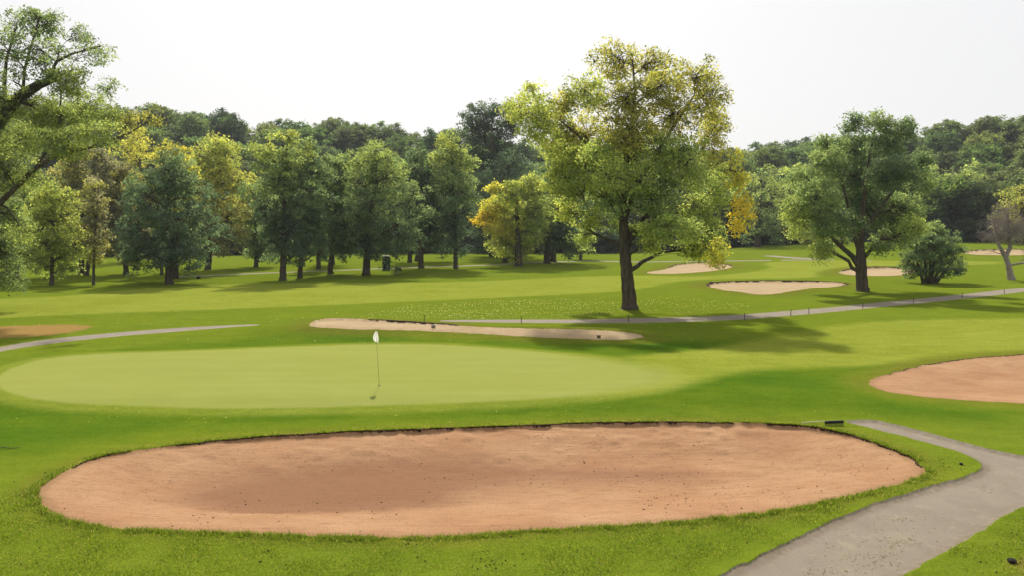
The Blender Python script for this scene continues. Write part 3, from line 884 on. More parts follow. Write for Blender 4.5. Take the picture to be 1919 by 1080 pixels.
def auto_lobes(cx, top, bot, hw, D, seed, tints, n=15, shape='oval', dens=1.0):
    """crown seen between top and bot, hw wide at its widest: lobes spread through its volume, tints from the foot to the top"""
    rng = np.random.default_rng(seed)
    k = D / FPX; hw = hw * 1.22
    cz0, cz1 = at_depth(cx, bot, D)[2], at_depth(cx, top, D)[2]
    X = at_depth(cx, bot, D)[0]
    H = cz1 - cz0; Wd = hw * k
    out = []
    lr = 0.35 * Wd
    ga = 2.39996
    for i in range(n):
        t = (i + 0.5) / n
        z = t * 0.93 + 0.02 + rng.uniform(-0.03, 0.03)
        if shape == 'oval': prof = math.sqrt(max(0.0, 1 - (2 * z - 0.9) ** 2 / 1.25))
        elif shape == 'vase': prof = min(1.0, 0.5 + z * 0.9) * math.sqrt(max(0.05, 1 - z ** 5))
        elif shape == 'cone': prof = min(1.0, 0.45 + z * 2.2) * (1.05 - z) ** 0.7
        elif shape == 'spread': prof = min(1.0, 0.7 + z) * math.sqrt(max(0.02, 1 - z ** 2.6))
        else: prof = 0.8 * math.sqrt(max(0.02, 1 - (2 * z - 1) ** 4))
        rr = lr * (0.6 + 0.8 * rng.random()) * (0.65 + 0.45 * prof)
        ring = max(0.0, Wd * prof - rr * 0.9)
        a = i * ga + rng.uniform(-0.4, 0.4)
        rad = ring * (0.75 + 0.45 * rng.random())
        c = np.array((X + math.cos(a) * rad + rng.uniform(-0.12, 0.12) * Wd, D + math.sin(a) * rad, cz0 + rr * 0.5 + z * (H - rr * 1.3)))
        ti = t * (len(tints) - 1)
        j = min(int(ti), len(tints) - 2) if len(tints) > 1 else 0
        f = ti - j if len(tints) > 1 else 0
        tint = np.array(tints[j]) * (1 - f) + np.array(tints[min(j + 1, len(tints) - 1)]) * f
        out.append((c, (rr, rr, rr * 0.9), tint, dens))
    # a core so that the stem is not bare
    for z in (0.3, 0.55, 0.78):
        c = np.array((X, D, cz0 + z * H))
        out.append((c, (Wd * 0.35, Wd * 0.35, H * 0.18), np.array(tints[len(tints) // 2]), dens * 0.8))
    return out

GROUP = 'trees along the far fairway'
# trunk foot, trunk width px, crown: centre, top, foot, half width, tints, shape, leaves, label
GROVE = [  # tints: bluish feet paint in crown shade, yellow-green tops sun glow and autumn yellowing
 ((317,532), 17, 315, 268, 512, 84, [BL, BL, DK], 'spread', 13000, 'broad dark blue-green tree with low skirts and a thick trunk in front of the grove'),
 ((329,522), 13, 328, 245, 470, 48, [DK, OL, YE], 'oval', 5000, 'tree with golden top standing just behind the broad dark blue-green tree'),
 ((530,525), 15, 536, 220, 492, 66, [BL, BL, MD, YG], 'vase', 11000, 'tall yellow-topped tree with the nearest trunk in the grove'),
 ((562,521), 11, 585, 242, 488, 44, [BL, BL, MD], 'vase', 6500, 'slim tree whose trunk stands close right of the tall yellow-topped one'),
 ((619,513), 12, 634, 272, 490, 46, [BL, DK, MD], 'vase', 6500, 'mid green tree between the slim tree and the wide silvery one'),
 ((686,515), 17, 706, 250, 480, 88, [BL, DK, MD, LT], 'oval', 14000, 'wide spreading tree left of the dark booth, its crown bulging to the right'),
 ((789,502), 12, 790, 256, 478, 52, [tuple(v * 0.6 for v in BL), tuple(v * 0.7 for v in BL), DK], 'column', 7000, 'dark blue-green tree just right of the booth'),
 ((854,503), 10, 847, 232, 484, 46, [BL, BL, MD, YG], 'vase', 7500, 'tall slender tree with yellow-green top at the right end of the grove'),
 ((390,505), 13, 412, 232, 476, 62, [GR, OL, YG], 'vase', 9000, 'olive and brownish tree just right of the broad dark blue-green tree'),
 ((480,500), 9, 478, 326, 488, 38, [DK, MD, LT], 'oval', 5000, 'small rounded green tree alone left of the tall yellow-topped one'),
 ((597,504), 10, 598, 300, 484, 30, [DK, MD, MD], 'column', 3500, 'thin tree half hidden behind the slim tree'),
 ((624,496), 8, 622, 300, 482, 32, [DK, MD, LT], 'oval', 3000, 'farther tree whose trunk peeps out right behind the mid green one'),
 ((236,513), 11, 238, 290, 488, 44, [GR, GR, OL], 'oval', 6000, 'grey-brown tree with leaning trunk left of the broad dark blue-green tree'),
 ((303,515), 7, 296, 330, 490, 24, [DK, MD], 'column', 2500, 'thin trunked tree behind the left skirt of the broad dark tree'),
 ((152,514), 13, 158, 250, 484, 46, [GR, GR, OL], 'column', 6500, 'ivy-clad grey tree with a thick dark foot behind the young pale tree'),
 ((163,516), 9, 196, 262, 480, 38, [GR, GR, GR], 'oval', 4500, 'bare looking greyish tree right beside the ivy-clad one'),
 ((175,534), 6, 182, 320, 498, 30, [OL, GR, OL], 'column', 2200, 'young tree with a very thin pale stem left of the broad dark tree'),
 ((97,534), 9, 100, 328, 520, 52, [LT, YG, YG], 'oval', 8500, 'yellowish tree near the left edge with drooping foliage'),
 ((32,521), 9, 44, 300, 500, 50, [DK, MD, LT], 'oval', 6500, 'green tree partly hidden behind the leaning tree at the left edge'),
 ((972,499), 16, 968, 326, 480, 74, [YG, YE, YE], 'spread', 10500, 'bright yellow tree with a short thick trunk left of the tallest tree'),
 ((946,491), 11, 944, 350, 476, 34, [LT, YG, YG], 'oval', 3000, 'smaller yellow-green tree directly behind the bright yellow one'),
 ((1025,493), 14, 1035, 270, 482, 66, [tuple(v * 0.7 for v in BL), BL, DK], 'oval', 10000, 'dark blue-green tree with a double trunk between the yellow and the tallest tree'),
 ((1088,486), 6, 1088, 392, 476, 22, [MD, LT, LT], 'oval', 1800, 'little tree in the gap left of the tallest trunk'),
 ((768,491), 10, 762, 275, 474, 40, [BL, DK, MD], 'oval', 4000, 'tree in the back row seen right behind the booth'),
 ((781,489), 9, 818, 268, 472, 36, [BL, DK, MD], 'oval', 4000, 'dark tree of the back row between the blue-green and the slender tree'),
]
for gi, (bp, tw, cx, top, bot, hw, tints, shp, nl, lab) in enumerate(GROVE):
    tw = tw * 0.86
    B = on_ground(*bp); D = B[1]
    tip = top + 0.18 * (bot - top)
    bx = bp[0]
    tr = px_trunk([(bx, bp[1], tw * 1.35), (bx, bp[1] - 5, tw * 1.02), (bx * 0.9 + cx * 0.1, bp[1] - 30, tw * 0.9), (bx * 0.6 + cx * 0.4, (bot + top) / 2 + 30, tw * 0.65), (cx, (bot + top) / 2 - 20, tw * 0.42), (cx + 2, tip, tw * 0.15)], D, B)
    trunks = [tr]
    if 'double trunk' in lab:
        B2 = on_ground(bp[0] + 12, bp[1] - 3)
        trunks.append(px_trunk([(bp[0] + 12, bp[1] - 3, tw), (bp[0] + 12, bp[1] - 30, tw * .8), (cx + 10, (bot + top) / 2, tw * .4)], B2[1], B2))
    if 'bright yellow tree' in lab:
        lobes = px_lobes([(903,405,22,15,GO),(930,385,32,26,YE),(960,360,36,28,YG),(1000,345,32,24,YG),(940,425,34,24,YE),(975,400,38,34,YG),(945,457,30,20,YG),(985,450,28,24,YG),(925,347,16,11,YE),(1015,390,30,36,LT),(1000,430,24,26,LT),(965,475,20,10,YG)], D, 55, 0.9, 3.5)
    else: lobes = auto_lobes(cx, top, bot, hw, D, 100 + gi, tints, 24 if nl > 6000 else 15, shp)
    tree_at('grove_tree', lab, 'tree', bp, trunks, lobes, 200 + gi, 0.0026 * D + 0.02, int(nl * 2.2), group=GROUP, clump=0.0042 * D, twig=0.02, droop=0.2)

# bush, bare tree and others on the right
def bush():
    bp = (1742, 531)
    B = on_ground(*bp); D = B[1]
    trunks = []
    for (dx, ex, ey) in ((-10, 1712, 470), (-4, 1730, 450), (3, 1752, 440), (8, 1772, 460), (12, 1795, 478), (0, 1745, 470)):
        b = B + np.array((dx * 0.05, (dx % 3) * 0.12, -0.1))
        trunks.append((np.array([b, at_depth((1742 + dx) * 0.6 + ex * 0.4, 508, D), at_depth(ex, ey, D)]), np.array((0.22, 0.15, 0.05))))
    lb = [(1747,435,20,22,MD),(1735,455,28,26,DK),(1765,450,28,26,DK),(1712,475,26,26,DK),(1780,472,28,28,DK),(1745,485,38,26,DK),(1705,500,18,16,DK),(1790,500,18,16,DK),(1770,505,28,14,DK),(1722,508,24,12,DK),(1750,425,12,14,MD),(1745,462,36,28,DK)]
    tree_at('shrub', 'round grey-green shrub with several dark stems right of the forked tree', 'shrub', bp, trunks, px_lobes(lb, D, 9, 0.9, 1.6), 31, 0.20, 17000, clump=0.26, twig=0.016)
bush()

def bare():
    bp = (1896, 524)
    B = on_ground(*bp); D = B[1]
    tr = px_trunk([(1896, 525, 15), (1893, 512, 11), (1888, 490, 9), (1883, 478, 8), (1872, 460, 5.5), (1866, 440, 4), (1862, 410, 3)], D, B)
    l1 = px_trunk([(1884, 482, 8), (1893, 462, 7), (1890, 440, 5), (1888, 400, 3)], D, at_depth(1884, 482, D))
    l2 = px_trunk([(1888, 495, 5), (1905, 494, 4), (1935, 490, 3)], D, at_depth(1888, 495, D))
    PK = (0.17, 0.155, 0.235)
    lb = [(1868,418,22,20,PK),(1890,412,24,24,PK),(1860,440,24,16,PK),(1900,440,24,20,PK),(1880,392,18,14,PK),(1915,425,20,22,PK),(1880,445,26,14,PK),(1935,485,16,14,DK),(1855,470,16,5,PK,0.3),(1915,470,20,5,PK,0.3)]
    tree_at('bare_tree', 'nearly leafless pinkish-grey tree with a leaning dark trunk at the right edge', 'tree', bp, [tr, l1, l2], px_lobes(lb, D, 10, 0.9, 1.6), 33, 0.08, 2600, bark=BARK_GREY, clump=0.34, twig=0.010, extra_twigs=6.0, per=6, limb_k=0.02)
bare()

# ------------------------------------------------------------------ the wood beyond the course
def make_proto(seed, H, Wd, tints, n, shape):
    """a wood tree standing at the origin"""
    rng = np.random.default_rng(seed)
    lobes = []
    nl = 24
    for i in range(nl):
        t = (i + 0.5) / nl
        z = 0.06 + 0.86 * t
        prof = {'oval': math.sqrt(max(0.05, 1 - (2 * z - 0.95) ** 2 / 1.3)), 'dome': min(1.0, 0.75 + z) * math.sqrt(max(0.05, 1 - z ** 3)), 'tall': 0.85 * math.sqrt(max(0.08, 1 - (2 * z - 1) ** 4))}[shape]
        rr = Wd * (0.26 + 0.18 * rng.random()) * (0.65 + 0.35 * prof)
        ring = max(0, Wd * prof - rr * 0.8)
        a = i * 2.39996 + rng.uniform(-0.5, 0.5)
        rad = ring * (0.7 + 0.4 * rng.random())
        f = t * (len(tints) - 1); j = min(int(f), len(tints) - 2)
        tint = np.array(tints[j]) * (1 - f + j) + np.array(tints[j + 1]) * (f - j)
        lobes.append((np.array((math.cos(a) * rad, math.sin(a) * rad, z * H)), (rr, rr, rr * 0.85), tint, 1.0))
    tr = (np.array([(0, 0, -0.4), (0.1, 0, 3), (0, 0.2, H * 0.5), (0.2, 0, H * 0.85)]), np.array((0.45, 0.32, 0.2, 0.05)))
    T, P, C = grow([tr], lobes, rng, 0.5, n, clump=0.62, twig=0.04, per=24, shell=3.2)
    return T.mesh('trunk', BARK), leaves(P, 0.55, C, rng)
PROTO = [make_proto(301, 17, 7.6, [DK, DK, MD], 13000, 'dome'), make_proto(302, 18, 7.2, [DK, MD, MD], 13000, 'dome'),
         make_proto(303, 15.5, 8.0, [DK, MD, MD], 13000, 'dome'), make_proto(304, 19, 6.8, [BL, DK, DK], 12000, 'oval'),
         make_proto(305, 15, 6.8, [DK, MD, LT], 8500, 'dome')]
UNDER = make_proto(306, 6.5, 4.4, [DK, DK, MD], 3800, 'dome')

def wood():
    rng = np.random.default_rng(77)
    count = 0
    rows = [(206, 12.5), (217, 13), (232, 13.5), (248, 14), (265, 14), (283, 14), (302, 13.5), (320, 13), (337, 12.5)]
    for ri, (r, sp) in enumerate(rows):
        amax = 0.70
        a = -amax + rng.random() * sp / r
        while a < amax:
            rr = r + rng.uniform(-4, 4)
            t = math.tan(a)
            if ri == 0:
                rr += 10 * float(sstep(0.12, 0.4, t))
            x, y = rr * math.sin(a), rr * math.cos(a)
            z = float(terrain(x, y))
            k = int(rng.integers(5))
            s = rng.uniform(0.82, 1.12)
            if ri == 0: s *= 0.86
            root = empty('wood_tree', (x, y, z - 0.2), rng.uniform(0, 6.28))
            if ri >= 6: s = rng.uniform(0.95, 1.1)
            root.scale = (s * rng.uniform(1.1, 1.4), s * rng.uniform(1.1, 1.4), s)
            side = 'left' if t < -0.02 else ('middle' if t < 0.3 else 'right')
            deep = 'front edge' if ri < 2 else ('slope' if ri < 6 else 'skyline')
            lab = {'front edge': 'dark green tree along the front edge of the wood, %s part', 'slope': 'green tree inside the wood on the slope, %s part', 'skyline': 'tree crown on the skyline of the wooded hill, %s part'}[deep] % side
            tag(root, lab, 'tree', 'wood trees, %s, %s' % (deep, side))
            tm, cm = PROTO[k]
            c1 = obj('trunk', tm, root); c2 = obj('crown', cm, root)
            g = rng.uniform(0.46, 0.72) * (0.75 if ri < 2 else 1.0)  # front rows darker: shade on the wood's near side put into crown colour
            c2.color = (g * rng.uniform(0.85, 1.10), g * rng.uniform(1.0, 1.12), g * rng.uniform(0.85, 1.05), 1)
            count += 1
            a += sp * rng.uniform(0.8, 1.25) / r
    a = -0.70
    while a < 0.70:
        t = math.tan(a)
        rr = 199 + rng.uniform(-2, 3) + 11 * float(sstep(0.12, 0.4, t))
        x, y = rr * math.sin(a), rr * math.cos(a)
        root = empty('undergrowth_bush', (x, y, float(terrain(x, y)) - 0.3), rng.uniform(0, 6.28))
        s = rng.uniform(0.6, 1.1); root.scale = (s * 1.2, s * 1.2, s)
        tag(root, 'dark low bush at the foot of the wood, ' + ('left part' if t < -0.02 else 'middle part' if t < 0.3 else 'right part'), 'bush', 'bushes along the foot of the wood, ' + ('left' if t < -0.02 else 'middle' if t < 0.3 else 'right'))
        obj('trunk', UNDER[0], root); c = obj('crown', UNDER[1], root)
        c.color = (0.38, 0.42, 0.46, 1)
        a += rng.uniform(5.0, 8.5) / rr
    return count
print('wood trees', wood())

# single trees that stand out from the wood
def single(label, bx, by, D, cx, top, bot, hw, tints, shape, n, seed):
    B = np.array((at_depth(bx, by, D)[0], D, 0.0)); B[2] = float(terrain(B[0], B[1]))
    tr = px_trunk([(bx, by, 12), (bx, by - 40, 9), (cx, (top + bot) / 2, 6), (cx, top + 0.15 * (bot - top), 2)], D, B)
    lobes = px_lobes(shape, D, seed, 0.9, 3.5) if isinstance(shape, list) else auto_lobes(cx, top, bot, hw, D, seed, tints, 24, shape)
    return tree_at('wood_edge_tree', label, 'tree', (bx, by), [tr], lobes, seed, 0.0024 * D, n, depth=D, clump=0.0042 * D, twig=0.03)
VD = tuple(v * 0.55 for v in BL)
single('very tall dark tree rising above the wood left of the yellow-edged crown', 922, 480, 178.0, 922, 184, 470, 62, [BL, DK, DK], [(898,212,34,22,VD),(938,202,28,18,VD),(878,226,18,16,VD),(930,240,42,24,VD),(895,250,30,20,VD),(962,228,22,26,VD),(925,275,46,26,VD),(905,310,40,30,VD),(950,320,44,36,VD),(925,365,48,34,VD),(915,410,44,34,VD),(955,410,40,40,VD),(930,450,50,24,VD)], 32000, 401)
single('blue-green round-topped tree in the wood below the very tall dark one', 950, 482, 165.0, 952, 268, 470, 62, [VD, BL, BL], 'oval', 13000, 402)
single('yellowish tree at the right edge behind the bare tree', 1922, 470, 165.0, 1915, 330, 462, 44, [GR, OL, YG], 'oval', 7000, 403)
single('rounded lighter tree in front of the right part of the wood', 1795, 452, 205.0, 1790, 290, 445, 55, [DK, MD, LT], 'oval', 8000, 404)
single('pale green tree at the wood edge just right of the tallest tree', 1420, 466, 185.0, 1425, 300, 462, 44, [DK, MD, LT], 'oval', 6500, 405)
single('light green tree at the wood edge behind the left side of the forked tree', 1500, 462, 190.0, 1490, 290, 458, 40, [MD, LT, LT], 'oval', 6500, 406)
single('yellowing tree at the left end of the wood, left of the golden-topped one', 250, 486, 150.0, 262, 215, 480, 52, [GR, OL, YE], 'oval', 8000, 407)

# ------------------------------------------------------------------ things on the course
def flagstick():
    B = on_ground(711, 724)
    D = B[1]
    top = at_depth(704.5, 621, D)
    root = empty('flagstick', B)
    tag(root, 'golf flagstick with a white flag standing in the putting green', 'flagstick')
    T = Tubes(); d = top - B
    T.add(np.array([(0, 0, -0.1), d * 0.5, d]), np.array((0.009, 0.008, 0.006)), 8)
    obj('pole', T.mesh('pole', M_POLE), root)
    # limp flag hanging down the pole in folds
    ns, nh = 14, 16
    v = []
    for j in range(nh):
        f = j / (nh - 1)
        wd = 0.05 + 0.14 * math.sin(min(1, f * 1.1) * math.pi * 0.6) * (1 - 0.3 * max(0, f - 0.75) / 0.25)
        for i in range(ns):
            u = i / (ns - 1)
            ph = u * 9.0 + f * 2.0
            v.append((d[0] + 0.01 + (u - 0.55) * wd * 1.2, math.sin(ph) * 0.05 * (0.4 + u), d[2] - 0.03 - f * 0.40 + 0.10 * f * (0.5 - u)))
    fc = [(j * ns + i, j * ns + i + 1, (j + 1) * ns + i + 1, (j + 1) * ns + i) for j in range(nh - 1) for i in range(ns - 1)]
    me = mesh_np('flag', np.array(v), np.array(fc), M_WHITE)
    fo = obj('flag', me, root)
    # the cup in the ground
    T = Tubes()
    T.add(np.array([(0, 0, 0.006), (0, 0, -0.002)]), np.array((0.054, 0.054)), 20)
    th = np.linspace(0, 2 * math.pi, 25)[:-1]
    cv = np.concatenate([[(0, 0, 0.008)], np.stack([np.cos(th) * 0.054, np.sin(th) * 0.054, np.full(24, 0.008)], 1)])
    cf = np.array([(0, 1 + i, 1 + (i + 1) % 24) for i in range(24)])
    obj('cup', mesh_np('cup', cv, cf, M_CLOD), root)
flagstick()

def rake(px, py, label, ang, head_w=0.62, hv=(-0.03, 1.7), hx=0.0):
    B = on_ground(px, py)
    root = empty('bunker_rake', B + np.array((0, 0, 0.06)), ang)
    tag(root, label, 'rake', 'bunker rakes')
    boxes = [(0, 0, 0.07, head_w, 0.06, 0.09 if head_w > 0.5 else 0.05)]
    boxes += [((i / 14 - 0.5) * (head_w - 0.04), -0.01, -0.005, 0.014, 0.02, 0.08) for i in range(15)]
    h = obj('head', box_mesh('head', boxes[:1], M_BLACK, 0.012), root)
    obj('tines', box_mesh('tines', boxes[1:], M_BLACK), h)
    T = Tubes()
    T.add(np.array([(hx, 0.02, 0.10), (hx + hv[0] * 0.5, hv[1] * 0.5, 0.09), (hx + hv[0], hv[1], 0.05)]), np.array((0.016, 0.015, 0.014)), 8)
    obj('handle', T.mesh('handle', M_WOOD), root)
    return root
rake(1563, 800, 'black bunker rake with a pale handle lying on the lip of the foreground bunker', R(9), 0.62, (-0.75, 0.15), -0.26)
rake(812, 616, 'small dark rake lying in the left part of the bunker behind the green', R(25), 0.26, (0.5, 0.9))
rake(1122, 635, 'small dark rake lying near the right end of the bunker behind the green', R(30), 0.26, (0.5, 0.9))
rake(1334, 530.5, 'rake lying on the rim of the pale bunker between the two big trees', R(-8), 0.6, (0.3, 1.2))

def stakes():
    first = None
    S = [(795, 604.5, 0, 'at the path tip above the narrow bunker'), (977, 607, 0, 'midway between the path tip and the tallest tree'), (1178, 604.5, 0, 'straight below the tallest trunk'),
         (1395, 601, 0.02, 'first upright one right of the tallest tree'), (1482, 593, -0.16, 'leaning left, in the leaning pair'), (1516, 590, 0.18, 'leaning right, in the leaning pair'),
         (1617, 580, 0.03, 'below the forked tree trunk'), (1712, 570, 0, 'below the round shrub'), (1803, 559.5, 0.02, 'right of the round shrub'), (1882, 552, 0.06, 'last one before the right edge, below the bare tree')]
    for i, (px, py, lean, lab) in enumerate(S):
        B = on_ground(px, py)
        root = empty('path_stake', B)
        root.rotation_euler = (0, lean, 0.3 * i)
        root['label'] = 'dark stake along the cart path, ' + lab
        root['category'] = 'stake'; root['group'] = 'stakes along the cart path'
        if first is None:
            T = Tubes(); T.add(np.array([(0, 0, -0.1), (0, 0, 0.36), (0, 0, 0.42)]), np.array((0.024, 0.024, 0.018)), 8)
            pm = T.mesh('post', M_STAKE)
            T = Tubes(); T.add(np.array([(0, 0, 0.405), (0, 0, 0.44), (0, 0, 0.46)]), np.array((0.028, 0.028, 0.01)), 8)
            cm = T.mesh('cap', M_STAKE); first = (pm, cm)
        obj('post', first[0], root); obj('cap', first[1], root)
stakes()

def booth():
    B = on_ground(724, 506)
    root = empty('portable_toilet', B, R(8))
    tag(root, 'dark portable toilet booth standing in the shade among the trees', 'booth')
    obj('body', box_mesh('body', [(0, 0, 1.0, 1.15, 1.15, 2.1)], M_BOOTH, 0.03), root)
    d = obj('door', box_mesh('door', [(0, -0.595, 1.0, 0.72, 0.04, 1.85)], M_BOOTH, 0.01), root)
    obj('handle', box_mesh('handle', [(0.28, -0.63, 1.05, 0.03, 0.04, 0.16)], M_BOOTH_ROOF), d)
    obj('roof', box_mesh('roof', [(0, 0, 2.11, 1.22, 1.22, 0.08), (0, 0, 2.19, 0.95, 0.95, 0.09)], M_BOOTH_ROOF, 0.03), root)
    T = Tubes(); T.add(np.array([(0.42, 0.42, 2.1), (0.42, 0.42, 2.45)]), np.array((0.05, 0.05)), 8)
    obj('vent_pipe', T.mesh('vent_pipe', M_BOOTH), root)
booth()

def lump_mesh(name, rng, n, size, flat=0.7, mat=None):
    import bmesh
    bm = bmesh.new()
    bmesh.ops.create_icosphere(bm, subdivisions=2, radius=1.0)
    for v in bm.verts:
        k = 1 + 0.35 * (rng.random() - 0.5)
        v.co = Vector((v.co.x * k * size, v.co.y * k * size, v.co.z * k * size * flat))
    me = bpy.data.meshes.new(name); bm.to_mesh(me); bm.free(); me.materials.append(mat)
    return me
rng0 = np.random.default_rng(5)
for (px, py, s, lab) in ((746, 507, 0.55, 'low dark stump on the shaded grass right of the booth'), (372, 522, 0.25, 'small dark stump on the grass right of the broad dark tree')):
    o = obj('tree_stump', lump_mesh('tree_stump', rng0, 1, s, 0.8, M_CLOD), loc=on_ground(px, py) + np.array((0, 0, 0.1)))
    tag(o, lab, 'stump')
for (px, py, s, lab) in ((1896, 1056, 0.08, 'black clod of earth in the grass at the bottom right corner'), (1801, 873, 0.05, 'dark clod in the grass inside the bend of the near path')):
    o = obj('earth_clod', lump_mesh('earth_clod', rng0, 1, s, 0.7, M_CLOD), loc=on_ground(px, py) + np.array((0, 0, 0.03)))
    tag(o, lab, 'clod')
# white marker between the double trunk
B = on_ground(1031, 490)
mk = empty('marker_post', B)
tag(mk, 'small white marker post beside the double trunk', 'marker')
obj('post', box_mesh('post', [(0, 0, 0.35, 0.16, 0.1, 0.9)], M_WHITE, 0.02), mk)
obj('cap', box_mesh('cap', [(0, 0, 0.83, 0.19, 0.13, 0.06)], M_WHITE, 0.01), mk)
# fallen twig at the left edge
B = on_ground(14, 843)
T = Tubes(); T.add(np.array([(-0.3, -0.02, 0.03), (-0.1, 0.01, 0.04), (0.1, -0.01, 0.03), (0.32, 0.04, 0.03)]), np.array((0.012, 0.014, 0.011, 0.005)), 6)
o = obj('fallen_stick', T.mesh('fallen_stick', M_STAKE), loc=B); tag(o, 'thin dark stick lying on the grass at the left edge', 'stick')

# ------------------------------------------------------------------ stuff that nobody could count
def scatter_px(n, rng, poly_px):
    p = np.array(poly_px, float); lo = p.min(0); hi = p.max(0)
    out = []
    while len(out) < n:
        q = lo + rng.random(2) * (hi - lo)
        c = False; j = len(p) - 1
        for i in range(len(p)):
            if (p[i][1] > q[1]) != (p[j][1] > q[1]) and q[0] < (p[j][0] - p[i][0]) * (q[1] - p[i][1]) / (p[j][1] - p[i][1]) + p[i][0]: c = not c
            j = i
        if c: out.append(q)
    return out

def flakes(name, P, size, mat, rng, label, cat, z=0.03, col=(0.56, 0.50, 0.22)):
    n = len(P)
    a = rng.random(n) * 6.28; s = size * (0.5 + rng.random(n))
    t = np.stack([np.cos(a), np.sin(a), rng.normal(size=n) * 0.12], 1) * s[:, None]
    b = np.stack([-np.sin(a), np.cos(a), rng.normal(size=n) * 0.12], 1) * s[:, None] * 0.6
    C = np.asarray(P) + np.array((0, 0, z))
    up = np.array((0, 0, 1.0)) * s[:, None] * 0.2
    v = np.stack([C - t, C + b + up, C + t, C - b + up], 1).reshape(-1, 3)
    tc = np.array((*col, 1.0))[None] * (0.4 + 0.6 * rng.random((n, 1)))
    o = obj(name, mesh_np(name, v, np.arange(4 * n).reshape(-1, 4), mat, {'tint': np.repeat(tc, 4, 0)}, smooth=False))
    tag(o, label, cat, kind='stuff')
    return o

def litter():
    rng = np.random.default_rng(91)
    pts = scatter_px(2300, rng, [(660,598),(760,575),(900,566),(1080,560),(1170,570),(1165,592),(1100,599),(900,600)])
    pts += scatter_px(600, rng, [(1190,585),(1190,562),(1260,556),(1400,572),(1420,588),(1300,592)])
    pts += scatter_px(170, rng, [(500,640),(560,560),(800,555),(1100,545),(1420,560),(1480,600),(1300,640),(900,640),(700,660)])
    pts += scatter_px(90, rng, [(0,640),(0,580),(600,560),(600,640)])
    pts += scatter_px(70, rng, [(1200,640),(1919,600),(1919,660),(1300,690)])
    pts += scatter_px(60, rng, [(0,800),(0,770),(1300,760),(1900,770),(1500,790),(700,800)])
    P = np.array([on_ground(*p) for p in pts])
    P = P[rng.random(len(P)) < sstep(0.12, 0.52, noise2(P[:, 0] * 0.35, P[:, 1] * 0.35, 95) * 0.6 + noise2(P[:, 0] * 1.3, P[:, 1] * 1.3, 96) * 0.4)]
    flakes('fallen_leaves', P, 0.008 + 0.00065 * P[:, 1], LEAF, rng, 'pale fallen leaves scattered over the grass below the tallest tree', 'fallen leaves', 0.05)
litter()

SDN = BUNK['near']['poly']; SDR = BUNK['right']['poly']; PN = PATHS['near']
def bunker_floor(x, y):
    b = BUNK['near']
    return terrain(x, y) - bunker_drop(b, x, y, -sdist(b['poly'], x, y))[0]

def pebbles():
    rng = np.random.default_rng(17)
    lo = SDN.min(0); hi = SDN.max(0)
    p = lo + rng.random((9000, 2)) * (hi - lo)
    s = -sdist(SDN, p[:, 0], p[:, 1])
    keep = (s > 0.25) & (rng.random(len(p)) < 0.05 + 0.45 * (fbm(p[:, 0] / 1.8, p[:, 1] / 1.8, 71, 3) > 0.08))
    p = p[keep][:1100]
    z = bunker_floor(p[:, 0], p[:, 1])
    n = len(p)
    base = np.array([(1, 0, 0), (0, 1, 0), (-1, 0, 0), (0, -1, 0), (0, 0, 1), (0, 0, -1)], float)
    fc = np.array([(0, 1, 4), (1, 2, 4), (2, 3, 4), (3, 0, 4), (1, 0, 5), (2, 1, 5), (3, 2, 5), (0, 3, 5)])
    sz = 0.006 + 0.016 * rng.random(n) ** 4
    v = base[None] * (1 + 0.5 * (rng.random((n, 6, 1)) - 0.5)) * sz[:, None, None] * np.array((1.3, 1, 0.8)) + np.stack([p[:, 0], p[:, 1], z + 0.006], 1)[:, None, :]
    f = fc[None] + (np.arange(n) * 6)[:, None, None]
    o = obj('pebbles', mesh_np('pebbles', v.reshape(-1, 3), f.reshape(-1, 3), M_STONE, smooth=False))
    tag(o, 'small dark stones and crumbs strewn over the foreground bunker', 'pebbles', kind='stuff')
pebbles()

def crumbs():
    rng = np.random.default_rng(29)
    pts = scatter_px(110, rng, [(300,1075),(480,1015),(1000,1005),(1330,985),(1560,950),(1480,1010),(1340,1078)])
    pts += [(925 + rng.normal() * 22, 1055 + rng.normal() * 9) for _ in range(50)]
    pts += scatter_px(60, rng, [(1700,1078),(1919,955),(1919,1078)]) + scatter_px(50, rng, [(1740,900),(1760,850),(1830,870),(1830,885)])
    pts += scatter_px(40, rng, [(0,1075),(0,760),(1500,770),(1300,785),(400,815),(60,900),(60,990),(300,1070)])
    p = np.array([on_ground(*q) for q in pts]); n = len(p)
    base = np.array([(1, 0, 0), (0, 1, 0), (-1, 0, 0), (0, -1, 0), (0, 0, 1), (0, 0, -1)], float)
    fc = np.array([(0, 1, 4), (1, 2, 4), (2, 3, 4), (3, 0, 4), (1, 0, 5), (2, 1, 5), (3, 2, 5), (0, 3, 5)])
    sz = 0.007 + 0.016 * rng.random(n) ** 3
    v = base[None] * (1 + 0.6 * (rng.random((n, 6, 1)) - 0.5)) * sz[:, None, None] * np.array((1.2, 1, 0.8)) + (p + np.array((0, 0, 0.012)))[:, None, :]
    f = fc[None] + (np.arange(n) * 6)[:, None, None]
    o = obj('earth_crumbs', mesh_np('earth_crumbs', v.reshape(-1, 3), f.reshape(-1, 3), M_CLOD, smooth=False))
    tag(o, 'dark crumbs of earth lying in the near grass', 'crumbs', kind='stuff')
crumbs()

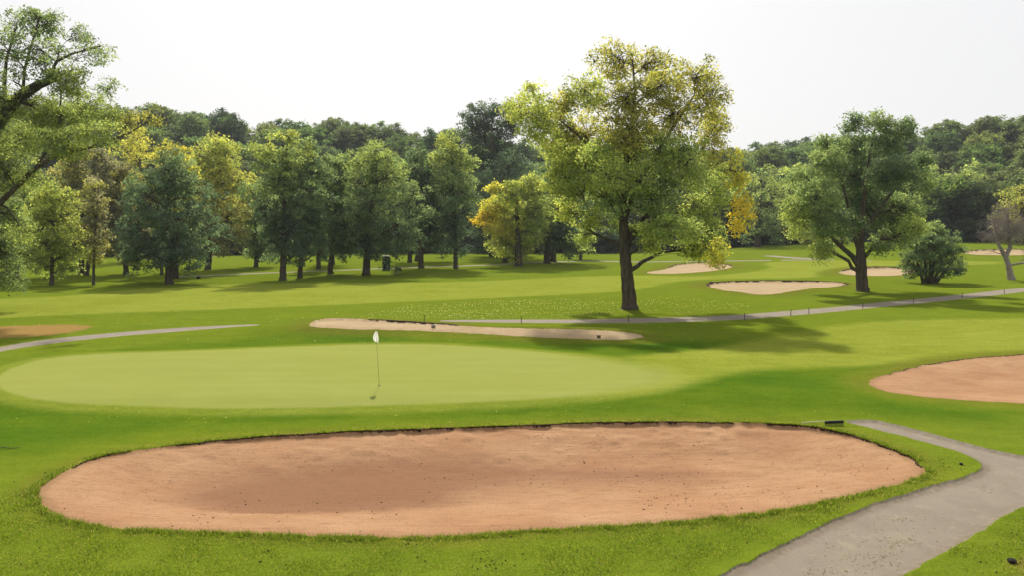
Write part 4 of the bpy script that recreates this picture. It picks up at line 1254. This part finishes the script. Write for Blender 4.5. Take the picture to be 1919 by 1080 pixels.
def clippings():
    rng = np.random.default_rng(19)
    pts = []
    for (cx, cy, rx, ry, n) in ((1640, 1045, 60, 22, 110), (1690, 1015, 40, 10, 60), (1700, 970, 60, 10, 40), (1560, 1070, 70, 8, 40), (1660, 1000, 120, 50, 90), (1850, 920, 60, 20, 40)):
        pts += [(cx + rng.normal() * rx * 0.5, cy + rng.normal() * ry * 0.5) for _ in range(n)]
    P = np.array([on_ground(*p) for p in pts])
    m = sdist(PN, P[:, 0], P[:, 1]) < -0.15
    P = P[m]
    flakes('dry_clippings', P, 0.020, LEAF, rng, 'dry grass clippings and crumbs lying on the near cart path', 'clippings', -0.035, (0.46, 0.43, 0.28))
clippings()

def grass():
    rng = np.random.default_rng(23)
    # upright blades in the near rough, longer along the edges of sand and path
    N = 520000
    r = np.sqrt(rng.random(N) * (21.5 ** 2 - 12.6 ** 2) + 12.6 ** 2)
    a = np.arctan((rng.random(N) - 0.5) * 1.40)
    x, y = r * np.sin(a), r * np.cos(a)
    sb = sdist(SDN, x, y); sp = sdist(PN, x, y)
    sb = sb + fbm(x * 2.2, y * 2.2, 21, 3) * 0.20 * np.clip(r / 30, 0.6, 2.2)
    keep = (sb > 0.0) & (sp > 0.03)
    dens = np.clip(1.25 - (r - 13) / 9.0, 0.15, 1)
    keep &= rng.random(N) < dens * (0.35 + 0.9 * np.clip(noise2(x * 2.5, y * 2.5, 81), 0, 1))
    x, y, sb, sp, r = x[keep], y[keep], sb[keep], sp[keep], r[keep]
    edge = np.exp(-np.minimum(sb, sp) / 0.22)
    tuft = np.clip(noise2(x * 1.3, y * 1.3, 83) * 1.8 - 0.6, 0, 1)
    n = len(x)
    L = (0.022 + 0.03 * rng.random(n)) * (0.6 + 0.6 * tuft) + 0.07 * edge * rng.random(n) * (0.25 + tuft) + 0.11 * tuft * rng.random(n) ** 2 * (sb + sp < 1.7)
    # ragged overhanging tufts round the far rim of the sand
    M = 150000
    k = rng.integers(len(SDN), size=M); u = rng.random(M)
    q = SDN[k] * (1 - u)[:, None] + SDN[(k + 1) % len(SDN)] * u[:, None] + rng.normal(size=(M, 2)) * 0.12
    sbq = sdist(SDN, q[:, 0], q[:, 1]) + fbm(q[:, 0] * 2.2, q[:, 1] * 2.2, 21, 3) * 0.20 * np.clip(np.hypot(q[:, 0], q[:, 1]) / 30, 0.6, 2.2)
    okq = (sbq > -0.01) & (sbq < 0.25) & (rng.random(M) < np.clip(noise2(q[:, 0] * 3, q[:, 1] * 3, 85) * 1.9 - 0.45, 0, 1))
    q = q[okq]
    x = np.concatenate([x, q[:, 0]]); y = np.concatenate([y, q[:, 1]])
    L = np.concatenate([L, 0.03 + 0.085 * rng.random(len(q)) ** 2])
    n = len(x)
    ysn = SDN[:, 1]
    sdn = np.concatenate([sb, sbq[okq]])
    q_ = bunker_drop(BUNK['near'], x, y, -sdn)[1]
    z = terrain(x, y) + 0.05 * np.exp(-np.clip(sdn, 0, 9) / 0.5) * (sdn < 5) * q_ - 0.006
    ang = rng.random(n) * 6.28
    w = (0.0045 + 0.004 * rng.random(n)) * np.clip(np.hypot(x, y) / 15, 1, 1.7)
    side = np.stack([np.cos(ang), np.sin(ang), np.zeros(n)], 1) * w[:, None]
    lean = rng.normal(size=(n, 2)) * 0.55
    lean[:, 1] -= 0.7 * q_ * (sdn < 0.12)
    base = np.stack([x, y, z], 1)
    tip = base + np.stack([lean[:, 0] * L, lean[:, 1] * L, L], 1)
    v = np.stack([base - side, base + side, tip], 1).reshape(-1, 3)
    c = np.array((0.105, 0.155, 0.014))[None] * (0.45 + 1.1 * rng.random((n, 1)))
    dry = (rng.random(n) < 0.12)
    c[dry] = np.array((0.30, 0.27, 0.10)) * (0.7 + 0.5 * rng.random((dry.sum(), 1)))
    c4 = np.concatenate([c, np.ones((n, 1))], 1)
    o = obj('grass', mesh_np('grass', v, np.arange(3 * n).reshape(-1, 3), LEAF, {'tint': np.repeat(c4, 3, 0)}, smooth=False))
    tag(o, 'short upright grass blades in the near rough round the foreground bunker', 'grass', kind='stuff')
    print('blades', n)
grass()

# ------------------------------------------------------------------ smoke haze in the air
def haze():
    t = NT('haze')
    v = t.n('ShaderNodeVolumePrincipled')
    v.inputs['Color'].default_value = (0.86, 0.92, 1.0, 1)
    v.inputs['Density'].default_value = HAZE
    v.inputs['Anisotropy'].default_value = 0.2
    t.l(v.outputs[0], t.out.inputs['Volume'])
    o = obj('haze', box_mesh('haze', [(0, 0, 41, 1240, 1240, 90)], t.m))
    tag(o, 'thin pale smoky haze lying over the whole course', 'haze', kind='stuff')
HAZE = 0.00015
if HAZE: haze()
